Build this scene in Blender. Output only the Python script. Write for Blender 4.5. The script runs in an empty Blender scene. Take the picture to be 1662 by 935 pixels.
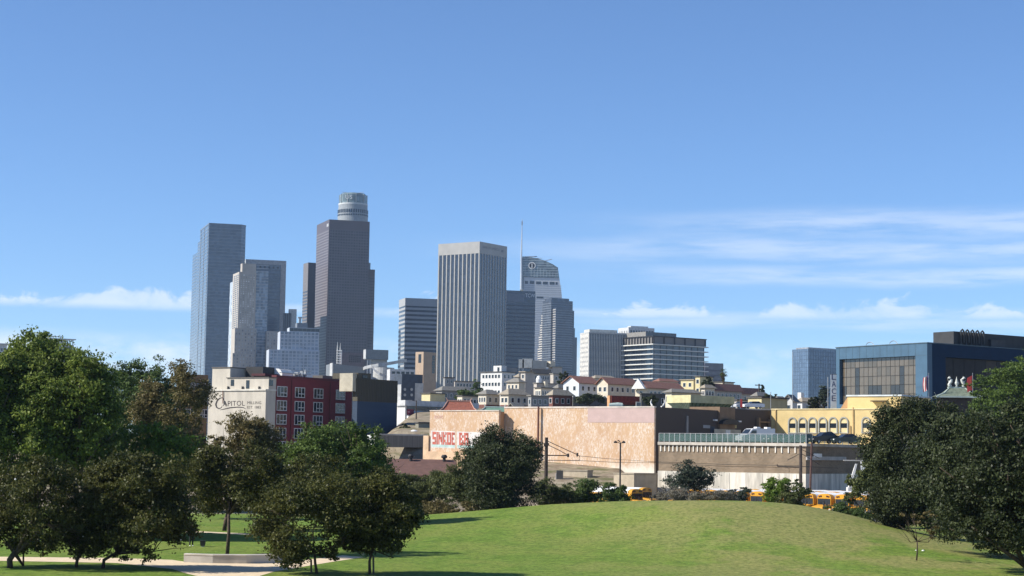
import bpy, math, random
import numpy as np
from mathutils import Vector, Matrix
random.seed(7)
SC = bpy.context.scene
COL = SC.collection
R = math.radians

# ------------------------------------------------------------------ camera
F, CX, CY = 2900.0, 831.0, 467.5          # focal length in photo pixels, image centre
HZ = 735.0                                # horizon row at the centre column
CAMZ = 7.5
pitch = math.atan((HZ - CY) / F)
rho = R(0.85)
r0 = Vector((1, 0, 0)); u0 = Vector((0, -math.sin(pitch), math.cos(pitch))); FW = Vector((0, math.cos(pitch), math.sin(pitch)))
RT = r0 * math.cos(rho) + u0 * math.sin(rho)
UP = -r0 * math.sin(rho) + u0 * math.cos(rho)
cam = bpy.data.cameras.new('camera'); camo = bpy.data.objects.new('camera', cam); COL.objects.link(camo)
M = Matrix((RT, UP, -FW)).transposed().to_4x4(); M.translation = Vector((0, 0, CAMZ))
camo.matrix_world = M
cam.sensor_width = 36; cam.lens = F / 1662 * 36; cam.clip_start = 0.5; cam.clip_end = 20000
SC.camera = camo

# ------------------------------------------------------------------ sky and sun
SUN_EL, SUN_AZ = R(37), R(-100)            # azimuth measured from +Y towards +X
w = bpy.data.worlds.new('World'); SC.world = w; w.use_nodes = True
nt = w.node_tree; nt.nodes.clear()
def N(t, kind, **kw):
    n = t.nodes.new(kind)
    for k, v in kw.items(): setattr(n, k, v)
    return n
def math_n(t, op, a, b=None, c=None, clamp=False):
    n = t.nodes.new('ShaderNodeMath'); n.operation = op; n.use_clamp = clamp
    for i, v in enumerate((a, b, c)):
        if v is None: continue
        if isinstance(v, (int, float)): n.inputs[i].default_value = v
        else: t.links.new(v, n.inputs[i])
    return n.outputs[0]
def sstep(t, v, a, b, lo=0.0, hi=1.0):
    n = t.nodes.new('ShaderNodeMapRange'); n.interpolation_type = 'SMOOTHSTEP'
    t.links.new(v, n.inputs[0]); n.inputs[1].default_value = a; n.inputs[2].default_value = b
    n.inputs[3].default_value = lo; n.inputs[4].default_value = hi
    return n.outputs[0]
sky = N(nt, 'ShaderNodeTexSky', sky_type='NISHITA', sun_disc=False, sun_elevation=SUN_EL, sun_rotation=SUN_AZ,
        air_density=.73, dust_density=0.0, ozone_density=7.2, altitude=100)
tc = N(nt, 'ShaderNodeTexCoord'); sp = N(nt, 'ShaderNodeSeparateXYZ'); nt.links.new(tc.outputs['Generated'], sp.inputs[0])
az = math_n(nt, 'ARCTAN2', sp.outputs[0], sp.outputs[1]); el = math_n(nt, 'ARCSINE', sp.outputs[2])
def wnoise(kx, ky, scale, detail, rough, off=0.0, dist=0.0):
    c = N(nt, 'ShaderNodeCombineXYZ')
    nt.links.new(math_n(nt, 'MULTIPLY', az, kx), c.inputs[0]); nt.links.new(math_n(nt, 'MULTIPLY', el, ky), c.inputs[1]); c.inputs[2].default_value = off
    n = N(nt, 'ShaderNodeTexNoise'); n.inputs['Scale'].default_value = scale; n.inputs['Detail'].default_value = detail
    n.inputs['Roughness'].default_value = rough; n.inputs['Distortion'].default_value = dist
    nt.links.new(c.outputs[0], n.inputs['Vector']); return n.outputs['Fac']
# cumulus with a flat base low over the horizon
lump = wnoise(1, 1.6, 34, 7, .6, 3.1, .4); big = wnoise(1, 1, 9, 2, .5, 8.3)
hgt = math_n(nt, 'MULTIPLY', math_n(nt, 'MAXIMUM', math_n(nt, 'SUBTRACT', math_n(nt, 'ADD', math_n(nt, 'MULTIPLY', big, .9), math_n(nt, 'MULTIPLY', lump, .8)), .79), 0.0), .055)
above = math_n(nt, 'SUBTRACT', el, .0775)
cum = math_n(nt, 'MULTIPLY', sstep(nt, math_n(nt, 'SUBTRACT', hgt, above), -.002, .004), sstep(nt, above, -.004, .0015))
cum = math_n(nt, 'MULTIPLY', cum, sstep(nt, lump, .3, .62, .2, .58))
# veil of low cloud under it
veil = math_n(nt, 'MULTIPLY', sstep(nt, wnoise(1, 2.2, 16, 6, .6, 1.7), .36, .66), math_n(nt, 'MULTIPLY', sstep(nt, el, .03, .05), sstep(nt, el, .066, .054)))
# long thin stratus streaks, thickening westwards
def streak(c, h, amt, off, a0, a1):
    wob = math_n(nt, 'MULTIPLY', math_n(nt, 'SUBTRACT', wnoise(1, 1, 7, 3, .5, off), .5), .011)
    d = math_n(nt, 'ABSOLUTE', math_n(nt, 'SUBTRACT', math_n(nt, 'ADD', el, wob), c))
    m = math_n(nt, 'MULTIPLY', sstep(nt, d, h, h * .15), sstep(nt, wnoise(1, 9, 13, 6, .62, off + 4), .28, .66))
    return math_n(nt, 'MULTIPLY', math_n(nt, 'MULTIPLY', m, sstep(nt, az, a0, a1)), amt)
den = cum
for s in (streak(.1275, .013, .55, 2.0, .0, .2), streak(.1135, .011, .55, 5.0, -.08, .14), streak(.101, .008, .62, 9.0, -.02, .18),
          streak(.0735, .006, .5, 12.0, -.02, .1), streak(.0785, .004, .45, 15.0, -.6, -.3), veil):
    den = math_n(nt, 'MAXIMUM', den, math_n(nt, 'MULTIPLY', s, .68))
mixc = N(nt, 'ShaderNodeMix', data_type='RGBA'); nt.links.new(den, mixc.inputs[0])
nt.links.new(sky.outputs[0], mixc.inputs[6]); mixc.inputs[7].default_value = (6.4, 6.75, 7.4, 1)
bg = N(nt, 'ShaderNodeBackground'); bg.inputs[1].default_value = 0.113
out = N(nt, 'ShaderNodeOutputWorld'); nt.links.new(mixc.outputs[2], bg.inputs[0]); nt.links.new(bg.outputs[0], out.inputs[0])
sl = bpy.data.lights.new('sun', 'SUN'); sl.energy = 5.0; sl.angle = R(.53); sl.color = (1, .94, .84)
so = bpy.data.objects.new('sun', sl); COL.objects.link(so)
sdir = Vector((math.sin(SUN_AZ) * math.cos(SUN_EL), math.cos(SUN_AZ) * math.cos(SUN_EL), math.sin(SUN_EL)))
so.rotation_euler = sdir.to_track_quat('Z', 'Y').to_euler(); so.location = (-60, 40, 90)
SC.view_settings.view_transform = 'Standard'; SC.view_settings.look = 'None'
SC.view_settings.exposure = 0.55; SC.view_settings.gamma = 1; SC.view_settings.use_curve_mapping = False
SC.render.engine = 'CYCLES'; SC.cycles.use_denoising = True
SC.cycles.max_bounces = 6; SC.cycles.diffuse_bounces = 3; SC.cycles.glossy_bounces = 3; SC.cycles.transparent_max_bounces = 8
SC.cycles.volume_bounces = 0

# ------------------------------------------------------------------ pixel helpers
def ray(px, py):
    d = RT * ((px - CX) / F) - UP * ((py - CY) / F) + FW
    return d / d.y
def at(px, py, Y):
    d = ray(px, py) * Y
    return Vector((d.x, d.y, d.z + CAMZ))
def sm(a, b, v):
    t = np.clip((v - a) / (b - a), 0, 1); return t * t * (3 - 2 * t)
PX = [-60, -22, -14, -7, 4, 12, 18, 24, 28, 31.6, 35.7, 39, 43, 50]
PZ = [0, 0, .35, 1.0, 2.15, 2.95, 3.25, 3.25, 2.98, 2.35, 1.25, .5, .12, 0]
def terrain(X, Y):
    X = np.asarray(X, float); Y = np.asarray(Y, float)
    prof = 0
    for o in (-2, -1, 0, 1, 2): prof = prof + np.interp(X + o, PX, PZ) / 5
    cy = 188 - np.clip((X - 4) / 13, 0, 1) * 16
    g = np.where(Y < cy, np.exp(-((Y - cy) / 30) ** 2), np.exp(-((Y - cy) / 17) ** 2))
    z = prof * g
    z = z - .6 * sm(205, 224, Y) * sm(-14, -3, X)
    zr = np.interp(Y, [277, 300, 328, 352, 480, 520, 650, 800, 1200, 6000], [0, 3.9, 6.9, 9.6, 18, 20.5, 25, 29.5, 27, 25])
    zx = np.interp(Y, [330, 350, 480, 520, 650, 800, 1200, 6000], [0, 9.6, 18, 20.5, 25, 29.5, 27, 25])
    zl = np.interp(Y, [400, 450, 520, 650, 1200, 6000], [0, 4, 7, 10, 13, 14])
    wx = sm(20, 23, X); wl = np.where(Y < 372, 1 - sm(-13, -4, X), 1 - sm(-40, -24, X))
    return z + wl * zl + (1 - wl) * (wx * zx + (1 - wx) * zr)
def gz(x, y): return float(terrain(x, y))
def gnd(px, py):
    """ground point under a pixel"""
    d = ray(px, py)
    for i in range(400, 4000):
        Y = i * .25 + 0.0
        p = d * Y
        if p.z + CAMZ <= gz(p.x, Y): return Vector((p.x, Y, gz(p.x, Y)))
    return at(px, py, 1000)

# ------------------------------------------------------------------ mesh helpers
class MB:
    def __init__(s): s.v = []; s.f = []
    def quad(s, *p):
        i = len(s.v); s.v += [tuple(q) for q in p]; s.f.append(tuple(range(i, i + len(p)))); return s
    def hexa(s, p):
        i = len(s.v); s.v += [tuple(q) for q in p]
        s.f += [tuple(i + k for k in q) for q in ((0, 3, 2, 1), (4, 5, 6, 7), (0, 1, 5, 4), (1, 2, 6, 5), (2, 3, 7, 6), (3, 0, 4, 7))]; return s
    def box(s, x0, x1, y0, y1, z0, z1):
        return s.hexa(((x0, y0, z0), (x1, y0, z0), (x1, y1, z0), (x0, y1, z0), (x0, y0, z1), (x1, y0, z1), (x1, y1, z1), (x0, y1, z1)))
    def prism(s, pts, z0, z1, top=None):
        n = len(pts); i = len(s.v); top = top or pts
        zt = z1 if callable(z1) else (lambda x, y: z1)
        s.v += [(x, y, z0) for x, y in pts] + [(x, y, zt(x, y)) for x, y in top]
        s.f += [tuple(range(i + n - 1, i - 1, -1)), tuple(range(i + n, i + 2 * n))]
        s.f += [(i + k, i + (k + 1) % n, i + n + (k + 1) % n, i + n + k) for k in range(n)]; return s
    def sect(s, pts, axis, a0, a1):
        """extrude a 2D outline (p,z) along local x or y"""
        n = len(pts); i = len(s.v)
        for a in (a0, a1):
            s.v += [((a, p, z) if axis == 'x' else (p, a, z)) for p, z in pts]
        s.f += [tuple(range(i + n - 1, i - 1, -1)), tuple(range(i + n, i + 2 * n))]
        s.f += [(i + k, i + (k + 1) % n, i + n + (k + 1) % n, i + n + k) for k in range(n)]; return s
    def tube(s, pts, rad, n=8, cap=True):
        i = len(s.v); pts = [Vector(p) for p in pts]; m = len(pts)
        for k, p in enumerate(pts):
            t = (pts[min(k + 1, m - 1)] - pts[max(k - 1, 0)]).normalized()
            a = t.orthogonal().normalized() if abs(t.z) < .99 else Vector((1, 0, 0)); b = t.cross(a)
            r = rad[k] if isinstance(rad, (list, tuple)) else rad
            s.v += [tuple(p + (a * math.cos(6.28319 * j / n) + b * math.sin(6.28319 * j / n)) * r) for j in range(n)]
        for k in range(m - 1):
            s.f += [(i + k * n + j, i + k * n + (j + 1) % n, i + (k + 1) * n + (j + 1) % n, i + (k + 1) * n + j) for j in range(n)]
        if cap: s.f += [tuple(i + j for j in range(n - 1, -1, -1)), tuple(i + (m - 1) * n + j for j in range(n))]
        return s
    def lathe(s, prof, n=24, cx=0, cy=0):
        i = len(s.v); m = len(prof)
        for r, z in prof: s.v += [(cx + r * math.cos(6.28319 * j / n), cy + r * math.sin(6.28319 * j / n), z) for j in range(n)]
        for k in range(m - 1):
            s.f += [(i + k * n + j, i + k * n + (j + 1) % n, i + (k + 1) * n + (j + 1) % n, i + (k + 1) * n + j) for j in range(n)]
        s.f += [tuple(i + j for j in range(n - 1, -1, -1)), tuple(i + (m - 1) * n + j for j in range(n))]; return s
    def mesh(s, name, mat=None, smooth=False):
        me = bpy.data.meshes.new(name); me.from_pydata(s.v, [], s.f); me.update()
        if mat: me.materials.append(mat)
        if smooth: me.polygons.foreach_set('use_smooth', [True] * len(me.polygons))
        return me
    def build(s, name, mat, parent=None, kind=None, smooth=False, label=None):
        o = bpy.data.objects.new(name, s.mesh(name, mat, smooth)); COL.objects.link(o)
        if parent: o.parent = parent
        if kind: o['kind'] = kind
        if label: o['label'] = label
        return o
def inst(me, name, parent=None, loc=(0, 0, 0), rz=0.0, scale=None):
    o = bpy.data.objects.new(name, me); COL.objects.link(o); o.location = loc; o.rotation_euler = (0, 0, rz)
    if parent: o.parent = parent
    if scale: o.scale = scale
    return o
def thing(name, label, cat, loc=(0, 0, 0), rz=0.0, group=None):
    o = bpy.data.objects.new(name, None); COL.objects.link(o); o.empty_display_size = .5
    o.location = loc; o.rotation_euler = (0, 0, rz); return tag(o, label, cat, group)
def tag(o, label, cat, group=None):
    o['label'] = label; o['category'] = cat
    if group: o['group'] = group
    return o
def copy_tree(o, parent=None):
    c = o.copy(); COL.objects.link(c)
    if parent: c.parent = parent
    for ch in list(o.children): copy_tree(ch, c)
    return c
def text2d(s, size=1.0):
    cu = bpy.data.curves.new('t', 'FONT'); cu.body = s; cu.size = size; cu.resolution_u = 2
    ob = bpy.data.objects.new('t', cu); COL.objects.link(ob)
    dg = bpy.context.evaluated_depsgraph_get(); me = bpy.data.meshes.new_from_object(ob.evaluated_get(dg))
    v = [(p.co.x, p.co.y) for p in me.vertices]; f = [tuple(p.vertices) for p in me.polygons]
    bpy.data.objects.remove(ob); bpy.data.curves.remove(cu); bpy.data.meshes.remove(me)
    x0 = min(p[0] for p in v); x1 = max(p[0] for p in v); y0 = min(p[1] for p in v); y1 = max(p[1] for p in v)
    return [((x - x0) / (x1 - x0), (y - y0) / (y1 - y0)) for x, y in v], f
def letters(s, fn, mat, parent, name='lettering'):
    """flat lettering; fn maps (0..1, 0..1) of the text box to a local point"""
    v, f = text2d(s); mb = MB(); mb.v = [tuple(fn(a, b)) for a, b in v]; mb.f = f
    return mb.build(name, mat, parent)

# ------------------------------------------------------------------ materials
def mat(name, col, rough=.8, metal=0.0, var=.18, scale=.6, spec=.4, stretch=(1, 1, 1), col2=None, thr=None, bump=0.0, snap=None, snapv=.3):
    m = bpy.data.materials.new(name); m.use_nodes = True; t = m.node_tree; b = t.nodes['Principled BSDF']
    b.inputs['Roughness'].default_value = rough; b.inputs['Metallic'].default_value = metal; b.inputs['Specular IOR Level'].default_value = spec
    tc = N(t, 'ShaderNodeTexCoord'); mp = N(t, 'ShaderNodeMapping'); mp.inputs['Scale'].default_value = stretch
    t.links.new(tc.outputs['Object'], mp.inputs[0])
    n = N(t, 'ShaderNodeTexNoise'); n.inputs['Scale'].default_value = scale; n.inputs['Detail'].default_value = 6; n.inputs['Roughness'].default_value = .62
    t.links.new(mp.outputs[0], n.inputs['Vector'])
    mx = N(t, 'ShaderNodeMix', data_type='RGBA')
    if col2 is None:
        mx.inputs[6].default_value = (*[c * (1 - var) for c in col], 1); mx.inputs[7].default_value = (*[min(1, c * (1 + var)) for c in col], 1)
        t.links.new(sstep(t, n.outputs['Fac'], .3, .7), mx.inputs[0])
    else:
        mx.inputs[6].default_value = (*col, 1); mx.inputs[7].default_value = (*col2, 1)
        t.links.new(sstep(t, n.outputs['Fac'], *(thr or (.45, .6))), mx.inputs[0])
    outc = mx.outputs[2]
    if snap:
        vs = N(t, 'ShaderNodeVectorMath', operation='SNAP'); vs.inputs[1].default_value = snap
        t.links.new(tc.outputs['Object'], vs.inputs[0])
        wn = N(t, 'ShaderNodeTexWhiteNoise'); t.links.new(vs.outputs[0], wn.inputs[0])
        hs = N(t, 'ShaderNodeHueSaturation'); t.links.new(outc, hs.inputs['Color'])
        t.links.new(sstep(t, wn.outputs[0], 0, 1, 1 - snapv, 1 + snapv), hs.inputs['Value']); outc = hs.outputs[0]
    t.links.new(outc, b.inputs['Base Color'])
    if bump:
        bn = N(t, 'ShaderNodeBump'); bn.inputs['Strength'].default_value = bump; bn.inputs['Distance'].default_value = .1
        t.links.new(n.outputs['Fac'], bn.inputs['Height']); t.links.new(bn.outputs[0], b.inputs['Normal'])
    return m
def leafmat(name, col, col2, trans=.3, scale=.5):
    m = bpy.data.materials.new(name); m.use_nodes = True; t = m.node_tree; b = t.nodes['Principled BSDF']
    ge = N(t, 'ShaderNodeNewGeometry'); tc = N(t, 'ShaderNodeTexCoord')
    n = N(t, 'ShaderNodeTexNoise'); n.inputs['Scale'].default_value = scale; n.inputs['Detail'].default_value = 3; t.links.new(tc.outputs['Object'], n.inputs['Vector'])
    f = math_n(t, 'ADD', math_n(t, 'MULTIPLY', ge.outputs['Random Per Island'], .55), math_n(t, 'MULTIPLY', sstep(t, n.outputs['Fac'], .35, .65), .45))
    mx = N(t, 'ShaderNodeMix', data_type='RGBA'); mx.inputs[6].default_value = (*col, 1); mx.inputs[7].default_value = (*col2, 1); t.links.new(f, mx.inputs[0])
    t.links.new(mx.outputs[2], b.inputs['Base Color']); b.inputs['Roughness'].default_value = .5; b.inputs['Specular IOR Level'].default_value = .2
    tr = N(t, 'ShaderNodeBsdfTranslucent'); t.links.new(mx.outputs[2], tr.inputs[0])
    ms = N(t, 'ShaderNodeMixShader'); ms.inputs[0].default_value = trans
    t.links.new(b.outputs[0], ms.inputs[1]); t.links.new(tr.outputs[0], ms.inputs[2]); t.links.new(ms.outputs[0], t.nodes['Material Output'].inputs[0])
    return m
MT = {}
def m_(name, *a, **k):
    if name not in MT: MT[name] = mat(name, *a, **k)
    return MT[name]
black = m_('black paint', (.02, .02, .022), .6); white = m_('white paint', (.75, .75, .73), .6, var=.08)
darkglass = m_('dark window glass', (.018, .024, .032), .12, spec=.6, var=.3)
metal = m_('grey metal', (.35, .36, .37), .45, .6); concrete = m_('concrete', (.42, .40, .37), .9, var=.15, scale=.8)
trunkm = m_('bark', (.075, .055, .04), .95, var=.35, scale=5, bump=.6)
woodpole = m_('weathered pole timber', (.055, .042, .035), .9, var=.3, scale=2)
rust = m_('red brown steel', (.16, .07, .05), .75, var=.25)

# ------------------------------------------------------------------ ground
def ground_material():
    m = bpy.data.materials.new('lawn and soil'); m.use_nodes = True; t = m.node_tree; b = t.nodes['Principled BSDF']; b.inputs['Roughness'].default_value = .95
    b.inputs['Specular IOR Level'].default_value = .15
    ge = N(t, 'ShaderNodeNewGeometry'); s = N(t, 'ShaderNodeSeparateXYZ'); t.links.new(ge.outputs['Position'], s.inputs[0])
    def nz(scale, sx, sy, detail=5, off=0):
        mp = N(t, 'ShaderNodeMapping'); mp.inputs['Scale'].default_value = (sx, sy, 1); mp.inputs['Location'].default_value = (off, off, 0); t.links.new(ge.outputs['Position'], mp.inputs[0])
        n = N(t, 'ShaderNodeTexNoise'); n.inputs['Scale'].default_value = scale; n.inputs['Detail'].default_value = detail; n.inputs['Roughness'].default_value = .65
        t.links.new(mp.outputs[0], n.inputs['Vector']); return n.outputs['Fac']
    def mix(f, a, c):
        x = N(t, 'ShaderNodeMix', data_type='RGBA')
        if isinstance(f, float): x.inputs[0].default_value = f
        else: t.links.new(f, x.inputs[0])
        for i, v in ((6, a), (7, c)):
            if isinstance(v, tuple): x.inputs[i].default_value = (*v, 1)
            else: t.links.new(v, x.inputs[i])
        return x.outputs[2]
    g = mix(sstep(t, nz(.9, 1, .8), .3, .7), (.09, .165, .017), (.195, .30, .044))
    g = mix(sstep(t, nz(.16, 1, .45, 4, 9), .38, .66, 0, .85), g, (.24, .275, .06))
    # straw patches, mostly on the mound and its right flank
    hump = sstep(t, s.outputs[0], -2, 20, .0, 1)
    dry = math_n(t, 'MULTIPLY', sstep(t, nz(.12, 1, .5, 8, 31), .42, .56), hump)
    g = mix(math_n(t, 'MULTIPLY', dry, .65), g, (.34, .275, .12))
    g = mix(sstep(t, nz(3.2, 1, .35, 4, 3), .42, .7, 0, .6), g, (.05, .085, .014))
    g = mix(sstep(t, nz(2.6, 1, 1, 8, 17), .38, .66, 0, .6), g, (.068, .11, .016))
    g = mix(sstep(t, nz(7.5, 1, 1, 6, 41), .52, .66, 0, .4), g, (.25, .30, .07))
    soil = mix(sstep(t, nz(.35, 1, 1, 7, 2), .35, .65), (.19, .145, .10), (.34, .29, .21))
    soil = mix(sstep(t, nz(.2, 1, 1, 6, 12), .5, .65), soil, (.13, .13, .06))
    edge = math_n(t, 'ADD', s.outputs[1], math_n(t, 'MULTIPLY', math_n(t, 'SUBTRACT', nz(.2, 1, 1, 3, 5), .5), 14))
    c = mix(sstep(t, edge, 206, 213), g, soil)
    t.links.new(c, b.inputs['Base Color'])
    bp = N(t, 'ShaderNodeBump'); bp.inputs['Strength'].default_value = .7; bp.inputs['Distance'].default_value = .12
    t.links.new(nz(5.0, 1, 1, 6), bp.inputs['Height']); t.links.new(bp.outputs[0], b.inputs['Normal'])
    return m
xs = np.unique(np.concatenate([np.linspace(-3000, -120, 24), np.arange(-120, 120, 1.5), np.linspace(120, 3000, 24)]))
ys = np.unique(np.concatenate([np.linspace(-600, 60, 12), np.arange(60, 370, 1.5), np.arange(370, 900, 15), np.linspace(900, 4200, 20)]))
gx, gy = np.meshgrid(xs, ys); zz = terrain(gx, gy)
vv = np.stack([gx, gy, zz], -1).reshape(-1, 3); nx, ny = len(xs), len(ys)
ii = (np.arange(ny - 1)[:, None] * nx + np.arange(nx - 1)[None, :]).reshape(-1)
me = bpy.data.meshes.new('ground'); me.from_pydata(vv.tolist(), [], np.stack([ii, ii + 1, ii + nx + 1, ii + nx], 1).tolist())
me.polygons.foreach_set('use_smooth', [True] * len(me.polygons)); me.materials.append(ground_material())
g = bpy.data.objects.new('ground', me); COL.objects.link(g); g['kind'] = 'structure'

sand = m_('decomposed granite', (.66, .53, .36), .95, var=.12, scale=1.2)
def sheet(name, outline, mtl, z):
    mb = MB(); mb.quad(*[(p.x, p.y, z) for p in outline]); o = mb.build(name, mtl); o['kind'] = 'structure'; return o
def flat(px, py):
    d = ray(px, py); Y = -CAMZ / d.z; return Vector((d.x * Y, Y, 0))
sheet('path', [flat(*p) for p in ((-80, 903), (190, 906), (280, 909), (300, 912), (350, 914), (400, 914.5), (450, 913), (476, 911), (540, 904), (600, 895), (640, 888), (648, 892.5), (600, 903), (540, 912), (480, 922), (445, 928), (422, 935), (416, 955), (330, 955), (323, 936), (302, 931), (280, 924), (190, 914), (-80, 909))], sand, .012)
sheet('path', [flat(*p) for p in ((200, 861), (318, 862.2), (405, 866.3), (520, 873), (520, 875.4), (405, 868.5), (318, 864.2), (200, 863))], sand, .012)
asph = m_('asphalt', (.06, .06, .06), .9, var=.2, scale=.7)
sheet('parking_lot', [Vector((x, y, 0)) for x, y in ((3, 232), (72, 232), (72, 276), (3, 276))], asph, -.59)

# curved concrete seat wall
sw = thing('seat_wall', 'low curved pale concrete seat wall bordering the sandy path', 'wall', tuple(flat(385, 913)))
A = [(flat(298, 913) - flat(385, 913)), (flat(345, 914.5) - flat(385, 913)), (flat(400, 915) - flat(385, 913)), (flat(450, 914) - flat(385, 913)), (flat(476, 911) - flat(385, 913))]
outer, inner = [], []
for k in range(13):
    t = k / 12 * 4; i = min(3, int(t)); p = A[i].lerp(A[i + 1], t - i); outer.append((p.x, p.y)); inner.append((p.x, p.y + .55))
mb = MB()
for k in range(12): mb.prism([outer[k], outer[k + 1], inner[k + 1], inner[k]], -.1, .50)
mb.build('wall_body', concrete, sw)
mb = MB()
for k in range(12): mb.prism([(outer[k][0], outer[k][1] - .03), (outer[k + 1][0], outer[k + 1][1] - .03), (inner[k + 1][0], inner[k + 1][1] + .03), (inner[k][0], inner[k][1] + .03)], .503, .58)
mb.build('coping', m_('pale coping concrete', (.55, .52, .47), .9), sw)

# ------------------------------------------------------------------ building frame
class Bld:
    """two visible faces: left face on local x=0 (coordinate y), right face on local y=0 (coordinate x)"""
    def __init__(s, name, label, cat, xl, xm, xr, ytop, D, a, zb=None, ymid=None, group=None):
        a = R(a); yr = ymid or (ytop + 60); C = at(xm, ytop, D); C2 = ray(xm, yr)
        X = C2.x * D; tl = ray(xl, yr).x; tr = ray(xr, yr).x
        s.Ll = (X - tl * D) / (math.cos(a) + tl * math.sin(a)); s.Lr = (tr * D - X) / (math.sin(a) - tr * math.cos(a))
        s.zb = gz(X, D) - 1.0 if zb is None else zb
        s.H = C.z - s.zb; s.D = D; s.xm = xm; s.a = a; s.X = X
        s.o = thing(name, label, cat, (X, D, s.zb), math.pi / 2 - a, group)
    def z(s, py, px=None):
        """height over base of pixel row py at the front corner"""
        return at(px or s.xm, py, s.D).z - s.zb
    def uR(s, px, py=640):
        t = ray(px, py).x; return (t * s.D - s.X) / (math.sin(s.a) - t * math.cos(s.a))
    def uL(s, px, py=640):
        t = ray(px, py).x; return (s.X - t * s.D) / (math.cos(s.a) + t * math.sin(s.a))
    def zR(s, px, py):
        Y = s.D + s.uR(px, py) * math.cos(s.a); return at(px, py, Y).z - s.zb
    def zL(s, px, py):
        Y = s.D + s.uL(px, py) * math.sin(s.a); return at(px, py, Y).z - s.zb
    def block(s, name, mtl, x0=0, x1=None, y0=0, y1=None, z0=0, z1=None, **k):
        return MB().box(x0, s.Lr if x1 is None else x1, y0, s.Ll if y1 is None else y1, z0, s.H if z1 is None else z1).build(name, mtl, s.o, **k)
    def onR(s, mb, u0, u1, z0, z1, d=.12, back=.02): mb.box(u0, u1, -d, back, z0, z1)
    def onL(s, mb, u0, u1, z0, z1, d=.12, back=.02): mb.box(-d, back, u0, u1, z0, z1)
    def grid(s, face, u0, u1, z0, z1, nu, nz, fu, fz, d, mtl, name='window_grid', skip=0.0, kind='stuff'):
        mb = MB(); du = (u1 - u0) / nu; dz = (z1 - z0) / nz; f = s.onR if face == 'R' else s.onL
        for i in range(nu):
            for j in range(nz):
                if skip and random.random() < skip: continue
                f(mb, u0 + du * (i + .5 - fu / 2), u0 + du * (i + .5 + fu / 2), z0 + dz * (j + .5 - fz / 2), z0 + dz * (j + .5 + fz / 2), d)
        return mb.build(name, mtl, s.o, kind=kind)
    def bands(s, z0, z1, n, fz, d, mtl, name='floor_band', faces='RL', Lr=None, Ll=None):
        Lr = Lr or s.Lr; Ll = Ll or s.Ll; dz = (z1 - z0) / n
        meR = MB().box(-d, Lr + d, -d, Ll + d, 0, dz * fz).mesh(name, mtl)
        for j in range(n): inst(meR, name, s.o, (0, 0, z0 + dz * (j + .5 - fz / 2)))
    def fins(s, face, u0, u1, z0, z1, n, wd, d, mtl, name='fin'):
        me = (MB().box(-wd / 2, wd / 2, -d, .02, z0, z1) if face == 'R' else MB().box(-d, .02, -wd / 2, wd / 2, z0, z1)).mesh(name, mtl)
        for i in range(n):
            u = u0 + (u1 - u0) * i / (n - 1); inst(me, name, s.o, (u, 0, 0) if face == 'R' else (0, u, 0))
    def windows(s, face, us, zs, wd, ht, frame=white, glass=darkglass, d=.06, mull=1, bars=True):
        """framed windows, each its own part with its pane(s)"""
        key = 'win%.2f%.2f%s%s%d' % (wd, ht, face, frame.name, mull)
        if key not in WM:
            fr, pn = MB(), MB(); b = .09 * max(1, wd / 2)
            f = s.onR if face == 'R' else s.onL
            f(pn, -wd / 2, wd / 2, 0, ht, d * .4)
            if bars:
                for u in (-wd / 2, wd / 2): f(fr, u - b / 2, u + b / 2, -b / 2, ht + b / 2, d)
                for z in (0, ht): f(fr, -wd / 2 + b / 2, wd / 2 - b / 2, z - b / 2, z + b / 2, d)
                for k in range(1, mull): f(fr, -wd / 2 + wd * k / mull - b / 2, -wd / 2 + wd * k / mull + b / 2, b / 2, ht - b / 2, d * .9)
                if mull > 1: f(fr, -wd / 2 + wd / mull + b / 2, wd / 2 - b / 2, ht * .33, ht * .33 + b, d * .85)
            WM[key] = (fr.mesh('window', frame) if bars else None, pn.mesh('pane', glass))
        fm, pm = WM[key]
        for u in us:
            for z in zs:
                l = (u, 0, z) if face == 'R' else (0, u, z)
                if fm:
                    o = inst(fm, 'window', s.o, l); inst(pm, 'pane', o)
                else: inst(pm, 'window', s.o, l)
WM = {}
def lin(a, b, n): return [a + (b - a) * (i + .5) / n for i in range(n)]

# ------------------------------------------------------------------ downtown towers
ZB = 22.0
def glass(name, c, rough=.14, snap=(3, 3, 4), v=.22, spec=.7): return m_(name, c, rough, 0, .12, .05, spec, snap=snap, snapv=v)
# stepped blue glass tower
gl = glass('steel blue curtain glass', (.10, .135, .18)); gl2 = m_('blue grey spandrel', (.16, .20, .25), .35)
b = Bld('glass_office_tower', 'tall blue grey glass tower with three stepped slabs on its left edge', 'tower', 322, 336, 397, 364, 1980, 72, ZB, 480)
ch = b.uR(389, 480)
MB().prism([(0, 0), (ch, 0), (b.Lr, 5), (b.Lr, b.Ll), (0, b.Ll)], 0, b.H).build('main_slab', gl, b.o)
MB().box(2.5, b.Lr - 3, b.Ll + .02, b.uL(315, 480), 0, b.z(378)).build('middle_slab', gl, b.o)
MB().box(5, b.Lr - 6, b.uL(315, 480) + .02, b.uL(304, 480), 0, b.z(391)).build('outer_slab', gl, b.o)
mb = MB(); n = 62
for j in range(n):
    z0 = b.H * (j + .8) / (n + 1)
    mb.prism([(-.15, -.15), (ch, -.15), (b.Lr + .15, 5), (b.Lr + .15, b.Ll), (-.15, b.Ll)], z0, z0 + 1.0)
    if z0 < b.z(380): mb.box(2.35, 9, b.Ll + .1, b.uL(315, 480) + .15, z0, z0 + 1.0)
    if z0 < b.z(393): mb.box(4.85, 9, b.uL(315, 480) + .2, b.uL(304, 480) + .15, z0, z0 + 1.0)
mb.build('floor_bands', gl2, b.o, kind='stuff')
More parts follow.
